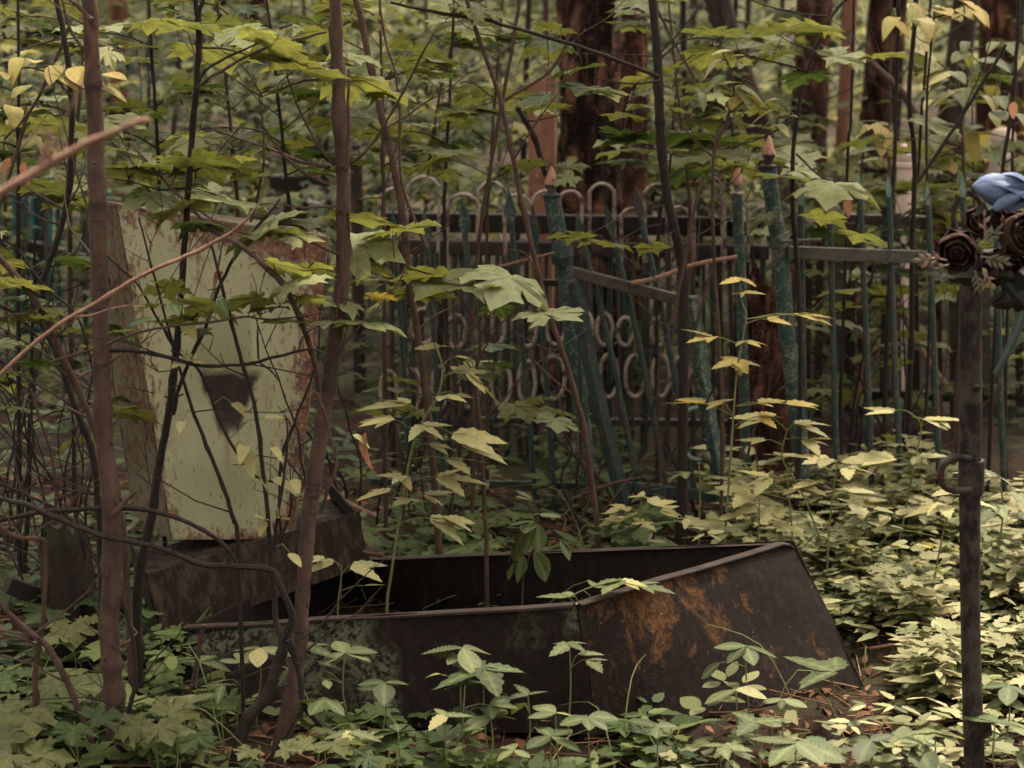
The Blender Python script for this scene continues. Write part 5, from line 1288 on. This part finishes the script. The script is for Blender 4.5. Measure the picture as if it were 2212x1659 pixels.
herb('tall pale yellow-green plant with tiers of pointed leaflets rising from the bed', [(938, 742), (955, 790), (948, 850), (916, 905), (890, 970), (866, 1100), (845, 1240), (836, 1310)], 4.55, 7,
    [(944, 748, 1.5, 56, 3, .3), (985, 770, 1.2, 50, 2, .2), (980, 800, 1.6, 84, 3, .3), (1010, 805, 1, 80, 2, .7), (960, 855, 1.2, 66, 2, .1), (985, 852, .8, 60, 1, .1), (880, 872, 1.4, 100, 3, .05), (850, 905, 1.6, 92, 3, .25), (910, 918, 1.8, 74, 3, .5), (980, 938, 1.4, 120, 3, .35), (1000, 960, .6, 110, 2, .5), (930, 958, 1.4, 62, 3, .4), (970, 990, 1.2, 84, 2, .35), (870, 1028, 1.8, 70, 4, .2), (950, 1030, 1.4, 120, 3, .3), (840, 1060, 1.6, 72, 3, .2), (920, 1070, 1.8, 72, 4, .25), (880, 1080, PI2, 66, 4, .2), (930, 1120, 1.2, 92, 3, .6), (965, 1120, 1.4, 86, 3, .6)], 'herb_pale', TRI, seed=1)
herb('tall yellow plant with flat leaf tiers before the gate handle', [(1598, 598), (1602, 650), (1612, 680), (1604, 735), (1592, 800), (1584, 900), (1576, 1020), (1566, 1170)], 4.9, 5,
    [(1600, 602, PI2 * .8, 46, 4, .2), (1605, 632, PI2 * .6, 46, 3, .3), (1660, 690, 1.2, 52, 2, .1), (1720, 678, 1.4, 60, 3, .2), (1745, 682, .5, 62, 2, .4), (1540, 728, 1.6, 84, 3, .0), (1610, 736, 1.6, 50, 3, .05), (1590, 780, PI2, 66, 6, .1), (1600, 790, PI2, 40, 3, .5), (1520, 872, 1.4, 86, 3, .05), (1560, 868, 2.4, 66, 4, .4), (1640, 870, 1.4, 76, 3, .1), (1700, 872, 1.2, 86, 3, .3), (1640, 900, 1.6, 62, 3, .2)], 'yellow', TRI, seed=2)
herb('pale seedling cluster with a few small leaf tiers behind the back rim', [(1386, 1068), (1384, 1100), (1380, 1180)], 5.0, 5,
    [(1386, 1072, PI2, 36, 4, .1), (1350, 1095, 1.8, 70, 3, .1), (1410, 1090, 1.6, 62, 3, .1), (1345, 1120, 1.8, 66, 3, .3), (1430, 1100, 1.4, 66, 3, .1), (1390, 1128, PI2, 50, 5, .3), (1330, 1108, 1, 50, 2, .1)], 'herb_pale', TRI, seed=3)
herb('dark green sprig with drooping toothed leaves growing up out of the bed', [(1147, 1070), (1160, 1110), (1158, 1170), (1134, 1230), (1128, 1310)], 4.4, 5,
    [(1150, 1078, .6, 44, 2, -.5), (1165, 1110, 1.2, 70, 2, .1), (1150, 1125, 1, 60, 2, .3), (1160, 1130, 1.4, 90, 2, 1.2), (1130, 1140, 1, 84, 2, 1.2), (1120, 1170, 1, 70, 2, 1.2), (1160, 1190, 1.4, 66, 3, 1.1), (1210, 1165, 1, 64, 2, 1.0), (1130, 1200, 1, 60, 2, 1.3), (1110, 1215, .8, 40, 1, 1.3)], 'herb_dark', SERR, seed=4, smat='bark_mid')
herb('pale trailing shoot hanging over the end rim of the bed', [(1230, 1290), (1260, 1275), (1300, 1262), (1360, 1256), (1400, 1270)], 4.25, 5,
    [(1340, 1252, 2, 90, 4, .1), (1380, 1262, 1.6, 76, 3, .2), (1290, 1270, 1.4, 46, 2, .1), (1250, 1300, 1, 80, 2, .5), (1262, 1330, .8, 92, 1, 1.3), (1280, 1300, 1, 84, 2, .8), (1225, 1290, 1.2, 70, 2, .1), (1260, 1360, .8, 60, 2, .8)], 'herb', TRI, seed=5, foot=False)
herb('low leafy sprig under the plinth corner with narrow pale leaves', [(738, 1222), (736, 1260), (730, 1320)], 4.45, 5,
    [(720, 1212, 1.4, 76, 2, .1), (760, 1222, 1.4, 80, 2, .2), (700, 1205, 1, 50, 2, .1), (790, 1265, 1, 50, 1, .2)], 'herb_pale', TRI, seed=6)
# serrated trifoliate plants in front of the bed
GR = 'toothed-leaf plants along the front of the bed'
tri_spots = [(660, 1395, 1560, 96), (745, 1410, 1580, 90), (520, 1430, 1560, 84), (560, 1400, 1540, 86), (830, 1475, 1600, 86), (1000, 1400, 1610, 110), (1046, 1440, 1640, 120), (1005, 1480, 1660, 100), (960, 1545, 1690, 100), (1060, 1550, 1680, 96), (1140, 1500, 1650, 80), (1200, 1540, 1670, 96), (1270, 1550, 1690, 86), (1230, 1390, 1580, 84), (1190, 1590, 1700, 100), (1420, 1570, 1690, 96), (1610, 1395, 1560, 70), (1590, 1490, 1620, 84), (1690, 1510, 1610, 74), (1630, 1560, 1650, 84), (1800, 1450, 1560, 120), (1560, 1610, 1700, 110), (1720, 1605, 1700, 100), (1880, 1600, 1690, 110), (1980, 1610, 1700, 110), (2020, 1580, 1690, 90), (700, 1510, 1640, 86), (430, 1430, 1560, 86), (480, 1480, 1620, 84), (400, 1520, 1640, 90), (380, 1580, 1700, 90), (860, 1580, 1700, 90), (760, 1580, 1690, 90), (1110, 1620, 1720, 90), (2150, 1560, 1690, 80), (2180, 1480, 1620, 80)]
ORD = ['first', 'second', 'third', 'fourth', 'fifth', 'sixth', 'seventh', 'eighth', 'ninth', 'tenth', 'eleventh', 'twelfth', 'thirteenth']
tri_spots.sort()
for i, (x, y, yb, ll) in enumerate(tri_spots):
    D_ = atz(x, yb, 0).y
    where = 'left of the dark curved stem' if x < 500 else 'under the front panel' if x < 900 else 'by the bed corner' if x < 1330 else 'under the end panel' if x < 1850 else 'near the pipe cross foot'
    cnt = {} if i == 0 else cnt
    cnt[where] = cnt.get(where, 0) + 1
    herb('%s toothed three-leaf plant from the left among those %s' % (ORD[cnt[where] - 1], where), [(x, y), (x + random.uniform(-6, 6), (y + yb) / 2), (x + random.uniform(-14, 14), yb)], D_, 5,
         [(x, y, random.uniform(2.4, 4.6), ll * random.uniform(.7, 1.05), random.choice([3, 3, 4, 5]), random.uniform(.0, .5))] + [(x + random.uniform(-60, 60), y + random.uniform(10, 60), random.uniform(1, 3), ll * random.uniform(.4, .8), random.choice([1, 2, 3]), random.uniform(0, .9)) for _ in range(random.choice([0, 1, 2]))],
         ['herb', 'herb', 'herb_dark', 'herb_dark'][i % 4], SERR if i % 3 else TRI, GR, 'toothed_plant', seed=100 + i)
# tall stalks over the right-hand carpet
for i, (pts, D_, tiers) in enumerate([
    ([(1960, 888), (1990, 920), (1975, 1000), (1940, 1180), (1900, 1330)], 5.2, [(1930, 890, 1.4, 86, 3, .1), (2000, 905, 1.6, 70, 3, .2), (2030, 908, 1, 60, 2, .1), (1930, 990, 1.6, 110, 4, .15), (1880, 1005, 1.4, 90, 3, .1), (1985, 985, 1.2, 70, 3, .1)]),
    ([(1700, 930), (1690, 990), (1730, 1060), (1770, 1160), (1790, 1230)], 5.0, [(1660, 900, 2, 80, 4, .15), (1720, 915, 1.8, 80, 4, .2), (1650, 950, 2, 70, 4, .2), (1740, 950, 1.6, 76, 3, .3), (1690, 985, 2, 66, 4, .2)]),
    ([(1810, 1000), (1800, 1060), (1790, 1160), (1786, 1260)], 4.9, [(1790, 990, 2, 76, 4, .2), (1830, 1010, 1.8, 70, 3, .4), (1760, 1040, 1.6, 76, 3, .2), (1830, 1060, 2, 70, 4, .3)]),
    ([(2060, 1080), (2040, 1140), (2020, 1240), (1990, 1400)], 4.8, [(2040, 1090, 1.6, 84, 3, .4), (2080, 1080, 1.4, 76, 3, .3), (2060, 1060, 1.2, 66, 2, .2)]),
    ([(1700, 1020), (1705, 1080), (1712, 1180)], 4.9, [(1660, 1030, 1.8, 86, 3, .1), (1620, 1065, 1.6, 90, 3, .1), (1720, 1050, 1.8, 76, 4, .3), (1680, 1100, 2, 70, 4, .3)]),
    ([(1640, 1080), (1640, 1120), (1636, 1190)], 4.85, [(1630, 1090, 2.4, 72, 4, .4), (1600, 1110, 1.6, 66, 3, .5), (1670, 1130, 1.6, 76, 3, .4)]),
    ([(2160, 1040), (2166, 1110), (2150, 1250)], 4.9, [(2140, 1030, 1.8, 90, 3, .3), (2190, 1060, 1.6, 90, 3, .4), (2150, 1090, 1.8, 84, 3, .5), (2195, 1120, 1.6, 80, 3, .5)]),
    ([(1510, 1000), (1512, 1060), (1510, 1150)], 5.2, [(1480, 1020, 1.6, 56, 3, .3), (1530, 1030, 1.8, 60, 3, .3)])]):
    lab = ['slender pale plant with flat leaf tiers left of the pipe cross', 'pale bushy plant before the leaning post foot', 'pale plant above the far right bed corner', 'pale plant with hanging leaves just left of the pipe shackle', 'flat-leaved pale plant left of the leaning post foot', 'low hanging-leaved plant behind the end of the bed', 'broad-leaved plant right of the pipe cross', 'small shaded plant under the gate'][i]
    herb(lab, pts, D_, 5, tiers, 'herb_pale' if i < 6 else 'herb', TRI, None, 'tall_herb', seed=200 + i)
# maple seedlings lower left
SEED = ['maple seedling at the left edge in front of the rotten timber block', 'maple seedling before the rotten stump, touching the left-hand sapling', 'pale-green maple seedling low in front of the rotten stump', 'dark maple seedling at the left edge below the stump', 'wide maple seedling left of the left-hand trunk foot', 'lowest-but-one maple seedling at the left edge', 'dark maple seedling touching the left-hand trunk near the bottom', 'maple seedling just right of the left-hand trunk foot', 'maple seedling at the foot of the middle sapling', 'dark maple seedling at the bottom below the front panel',
        'large maple seedling in the very bottom left corner', 'wide maple seedling at the bottom edge left of the left-hand trunk', 'maple seedling beside the plinth, left of its front plate', 'dark maple seedling under the low branches at the left edge', 'dark maple seedling left of the thick curved foot', 'maple seedling under the thick curved foot at the bottom']
for i, (x, y, yb, lw, mt) in enumerate([(60, 1270, 1420, 130, 'maple_dark'), (140, 1290, 1440, 150, 'maple_dark'), (150, 1350, 1480, 140, 'maple'), (60, 1455, 1580, 150, 'maple_dark'), (140, 1470, 1600, 170, 'maple'), (50, 1530, 1660, 160, 'maple'), (160, 1560, 1690, 150, 'maple_dark'), (330, 1560, 1690, 150, 'maple'), (700, 1590, 1700, 150, 'maple'), (840, 1620, 1720, 150, 'maple_dark'), (40, 1620, 1740, 200, 'maple'), (120, 1640, 1750, 180, 'maple'), (395, 1220, 1340, 120, 'maple_dark'), (30, 1090, 1230, 120, 'maple_dark'), (450, 1590, 1700, 130, 'maple_dark'), (560, 1610, 1720, 120, 'maple')]):
    D_ = atz(x, yb, 0).y; rr = random.Random(300 + i)
    c = at(x, y, D_); b = Vector((c.x + rr.uniform(-.01, .01), c.y, hgt(c.x, c.y) - .02))
    o = thing('maple_seedling', SEED[i], 'plant', b, 'maple seedlings in the foreground')
    m = MB(); m.tube([c, c.lerp(b, .5) + Vector((.006, 0, 0)), b], [.0013, .0016, .002], 5); m.build('stem', 'stem_green', o)
    y0 = rr.uniform(0, 6.28)
    for k in range(rr.choice([2, 3, 4])):
        yaw = y0 + k * 6.28 / 3.3; hd = Vector((-math.sin(yaw), math.cos(yaw), 0)); dd = rr.uniform(.015, .05)
        bb = c + hd * dd + Vector((0, 0, rr.uniform(-.02, .012)))
        put_leaf(o, MAPLE, mt, bb, mw(lw, D_) * rr.uniform(.6, 1), yaw, rr.gauss(-.05, .13), rr.gauss(0, .13), lean=rr.gauss(.15, .1))

# ================================================================== STUFF: carpets of leaves, litter, undergrowth
def inbed(x, y):
    def side(a, b): return (b.x - a.x) * (y - a.y) - (b.y - a.y) * (x - a.x)
    return side(B4, B1) > 0 and side(B1, B2) > 0 and side(B2, B3) > 0 and side(B3, B4) > 0
def carpet(name, n, xr, yr, mat, zr, sr, tint, clump=5, geo=None, keep=None, tilt=.3):
    P = []; S = []; Yw = []; Ti = []; T = []
    while len(P) < n:
        x = RNG.uniform(*xr); y = RNG.uniform(*yr)
        if abs(x) > y * .30 + .1 or inbed(x, y) or (keep and not keep(x, y)): continue
        pn = mnoise.noise(Vector((x * 3.1, y * 3.1, len(name) + zr[1] * 9)))
        if pn < -.22 or (pn < 0 and RNG.random() < .5): continue
        z = hgt(x, y); h = RNG.uniform(*zr) * (.6 + 1.5 * max(0, pn)); y0 = RNG.uniform(0, 6.28); tt = RNG.uniform(*tint); s0 = RNG.uniform(*sr)
        for k in range(clump):
            yw = y0 + k * 6.28 / clump + RNG.uniform(-.4, .4); d = s0 * RNG.uniform(.05, .35)
            P.append((x - math.sin(yw) * d, y + math.cos(yw) * d, z + h + RNG.uniform(-.02, .02))); S.append(s0 * RNG.uniform(.7, 1.2)); Yw.append(yw)
            Ti.append(RNG.normal(.05, tilt * .55)); T.append(min(1, max(0, tt + RNG.uniform(-.15, .15))))
    k = len(P); V, F_, TT = scatter(geo or TRI[0], np.array(P), np.array(S), np.array(Yw), np.array(Ti), RNG.normal(0, .22, k), np.array(T))
    return V, F_, TT
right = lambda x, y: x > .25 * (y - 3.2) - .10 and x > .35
rclear = lambda x, y: right(x, y) and not (3.98 < y < 4.62 and x < .90 + .2 * max(0, y - 4.3)) and not (y > 4.95 and x < .60) and not (y < 4.2 and RNG.random() < .75)
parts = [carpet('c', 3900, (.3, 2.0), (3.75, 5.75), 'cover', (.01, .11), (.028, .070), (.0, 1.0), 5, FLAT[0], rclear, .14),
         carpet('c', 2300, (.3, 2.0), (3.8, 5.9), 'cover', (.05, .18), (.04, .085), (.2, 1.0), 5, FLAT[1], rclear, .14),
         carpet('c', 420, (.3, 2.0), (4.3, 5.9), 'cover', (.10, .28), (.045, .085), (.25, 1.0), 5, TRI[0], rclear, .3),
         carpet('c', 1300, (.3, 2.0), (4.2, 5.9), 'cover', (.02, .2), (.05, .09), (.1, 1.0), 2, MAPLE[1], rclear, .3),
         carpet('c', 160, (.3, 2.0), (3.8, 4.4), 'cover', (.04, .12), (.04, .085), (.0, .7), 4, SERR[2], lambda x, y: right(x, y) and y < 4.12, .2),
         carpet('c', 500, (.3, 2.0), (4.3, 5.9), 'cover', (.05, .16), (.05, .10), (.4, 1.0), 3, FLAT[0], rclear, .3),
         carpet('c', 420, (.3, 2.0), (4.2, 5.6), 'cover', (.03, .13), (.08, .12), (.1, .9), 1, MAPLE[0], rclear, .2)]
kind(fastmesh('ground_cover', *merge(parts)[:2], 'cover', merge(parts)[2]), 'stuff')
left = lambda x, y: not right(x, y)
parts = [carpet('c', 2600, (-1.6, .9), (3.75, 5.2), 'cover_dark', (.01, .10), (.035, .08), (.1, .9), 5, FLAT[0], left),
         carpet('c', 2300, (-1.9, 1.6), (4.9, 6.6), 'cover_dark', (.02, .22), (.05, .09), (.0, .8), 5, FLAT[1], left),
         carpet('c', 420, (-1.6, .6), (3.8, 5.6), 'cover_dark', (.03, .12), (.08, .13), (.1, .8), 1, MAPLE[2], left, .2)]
kind(fastmesh('dark_ground_cover', *merge(parts)[:2], 'cover_dark', merge(parts)[2]), 'stuff')
gs = MB(); rr = random.Random(71)
for i in range(150):
    x = rr.uniform(-1.25, 1.3); y = rr.uniform(3.85, 5.4)
    if inbed(x, y): continue
    z = hgt(x, y); d = Vector((rr.uniform(-1, 1), rr.uniform(-.6, .6), 0)).normalized(); L = rr.uniform(.08, .32); a = Vector((x, y, z - .01))
    b = a + d * L * .35 + Vector((0, 0, L * rr.uniform(.3, .8))); c_ = a + d * L + Vector((0, 0, L * rr.uniform(.0, .8)))
    q_ = smooth_poly([tuple(a), tuple(b), tuple(c_)], 4); gs.tube([Vector(p) for p in q_], list(np.linspace(.0022, .0006, len(q_))), 4)
kind(gs.build('grass', 'stem_green'), 'stuff')
# litter: dry leaves, needles, bits of stick
n = 5200
P = np.stack([RNG.uniform(-1.7, 1.7, n), RNG.uniform(3.7, 6.2, n), np.zeros(n)], -1); P[:, 2] = [hgt(x, y) + .004 + RNG.uniform(0, .012) for x, y in P[:, :2]]
v1 = scatter(OV_FAR, P, RNG.uniform(.012, .05, n), RNG.uniform(0, 6.28, n), RNG.normal(0, .35, n), RNG.normal(0, .5, n), RNG.uniform(0, 1, n) ** 1.6)
STICK = (np.array([(-.012, 0, 0), (.012, 0, 0), (0, 0, .02), (-.010, 1, 0), (.010, 1, 0), (0, 1, .016)], float), np.array([(0, 1, 4), (0, 4, 3), (1, 2, 5), (1, 5, 4), (2, 0, 3), (2, 3, 5)]), None)
n = 3400
P = np.stack([RNG.uniform(-1.7, 1.7, n), RNG.uniform(3.7, 6.2, n), np.zeros(n)], -1); P[:, 2] = [hgt(x, y) + .004 + RNG.uniform(0, .02) for x, y in P[:, :2]]
v2 = scatter(STICK, P, RNG.uniform(.03, .16, n), RNG.uniform(0, 6.28, n), RNG.normal(0, .12, n), np.zeros(n), RNG.uniform(0, 1, n) ** 1.4)
q = merge([v1, v2]); kind(fastmesh('leaf_litter', q[0], q[1], 'litter', q[2]), 'stuff')

# understorey between and beyond the fences: level sprays of leaves, stacked in layers
def sprays(n, yr, zr, sr, per, tintf, geo, wide=.30, power=1.0, spread=.45, lean=.16):
    P = []; S = []; Yw = []; T = []
    for _ in range(n):
        y = yr[0] + (yr[1] - yr[0]) * RNG.random() ** power
        x = RNG.uniform(-1, 1) * (y * wide + .3); z = hgt(x, y) + RNG.uniform(*zr) 
        zz = (CAM_H - z) / y; px_ = CX + x / y * FPX; py_ = CY + FPX * math.tan(math.atan(zz) - PITCH)
        if py_ < 420 and y < 10.5 and (1180 < px_ < 1420 or (1680 < px_ and py_ < 300)) and RNG.random() < .85: continue   # open ground round the old trunks
        th = RNG.uniform(0, 6.28); L = RNG.uniform(.6, 1.2) * spread; sl_t = RNG.normal(0, .10); tt = tintf(x, y, z)
        for k in range(per):
            u = RNG.uniform(-.5, .5) * L; w_ = RNG.normal(0, .28) * L * .6
            P.append((x + math.cos(th) * u - math.sin(th) * w_, y + math.sin(th) * u + math.cos(th) * w_, z + u * sl_t + RNG.normal(0, .02)))
            S.append(RNG.uniform(*sr)); Yw.append(RNG.uniform(0, 6.28)); T.append(min(1, max(0, tt + RNG.normal(0, .15))))
    k = len(P)
    return scatter(geo, np.array(P), np.array(S), np.array(Yw), RNG.normal(-.04, .16, k), RNG.normal(0, .18, k), np.array(T), RNG.normal(lean, .12, k))
tf1 = lambda x, y, z: .22 + .34 * mnoise.noise(Vector((x * .9, y * .5, z * 1.2))) + (.16 if x > .6 else 0)
tf2 = lambda x, y, z: .40 + .75 * mnoise.noise(Vector((x * .5, y * .3, z * .8)))
parts = [sprays(260, (6.75, 8.8), (.03, .40), (.06, .13), 10, tf1, MAPLE_FAR),
         sprays(330, (7.4, 10.5), (.3, 1.35), (.08, .15), 11, tf1, MAPLE_FAR),
         sprays(760, (9, 16), (.1, 1.75), (.10, .20), 12, tf2, MAPLE_FAR),
         sprays(500, (7, 14), (.1, 1.4), (.05, .09), 14, tf2, OV_FAR)]
q = merge(parts); kind(fastmesh('undergrowth', q[0], q[1], 'under', q[2]), 'stuff')
parts = [sprays(1500, (15, 34), (.1, 2.3), (.14, .30), 12, tf2, MAPLE_FAR, .29, 1.0, .9), sprays(900, (30, 70), (.2, 4.5), (.3, .7), 12, tf2, MAPLE_FAR, .29, 1.0, 2.2)]
q = merge(parts); kind(fastmesh('far_woods_foliage', q[0], q[1], 'under', q[2]), 'stuff')
# the wood goes on all round: unseen foliage beside and behind the camera, added to block low sky light
n = 7000
a_ = RNG.uniform(0, 6.28, n); r_ = 4.6 + 12 * RNG.random(n) ** .7
P = np.stack([np.sin(a_) * r_, np.cos(a_) * r_ + 1.0, RNG.uniform(.1, 1, n) ** .8 * 7.0], -1)
ok = ~((P[:, 1] > -.5) & (np.abs(P[:, 0]) < P[:, 1] * .34 + 1.3))
P = P[ok]; n = len(P)
V, F_, T = scatter(MAPLE_FAR, P, RNG.uniform(.3, .75, n), RNG.uniform(0, 6.28, n), RNG.normal(-.2, .5, n), RNG.normal(0, .5, n), RNG.uniform(0, .8, n))
kind(fastmesh('unseen_woods', V, F_, 'under', T), 'stuff')
# blurred stems of the wood behind
rr = random.Random(5)
for i in range(34):
    x = rr.uniform(-20, 2230); D_ = rr.uniform(8.4, 14)
    l = rr.uniform(-120, 120); w_ = rr.uniform(7, 16)
    p0 = at(x, -60, D_); g0 = Vector((p0.x + l / 900, D_, hgt(p0.x, D_)))
    m = MB(); q = smooth_poly([(*(p0 + Vector((0, 0, .6))), mw(w_, D_) * .35), (*p0.lerp(g0, .3), mw(w_, D_) * .45), (*(p0.lerp(g0, .65) + Vector((rr.uniform(-.06, .06), 0, 0))), mw(w_, D_) * .5), (*g0, mw(w_, D_) * .6)], 4)
    m.tube([Vector(p[:3]) for p in q], [p[3] for p in q], 6)
    for _ in range(3):
        a = Vector(q[rr.randrange(3, len(q) - 3)][:3]); b = a + Vector((rr.uniform(-.6, .6), rr.uniform(-.3, .3), rr.uniform(.0, .4)))
        m.tube([a, a.lerp(b, .5) + Vector((0, 0, .03)), b], [.007, .005, .002], 4)
    nth = i
    tag(m.build('young_tree', rr.choice(['bark_dark', 'bark_mid', 'bark_dark'])), 'slim young tree standing blurred in the wood behind the fences', 'tree', 'slim young trees behind the fences')
for o in bpy.data.objects:
    if '_o' in o.keys(): del o['_o']
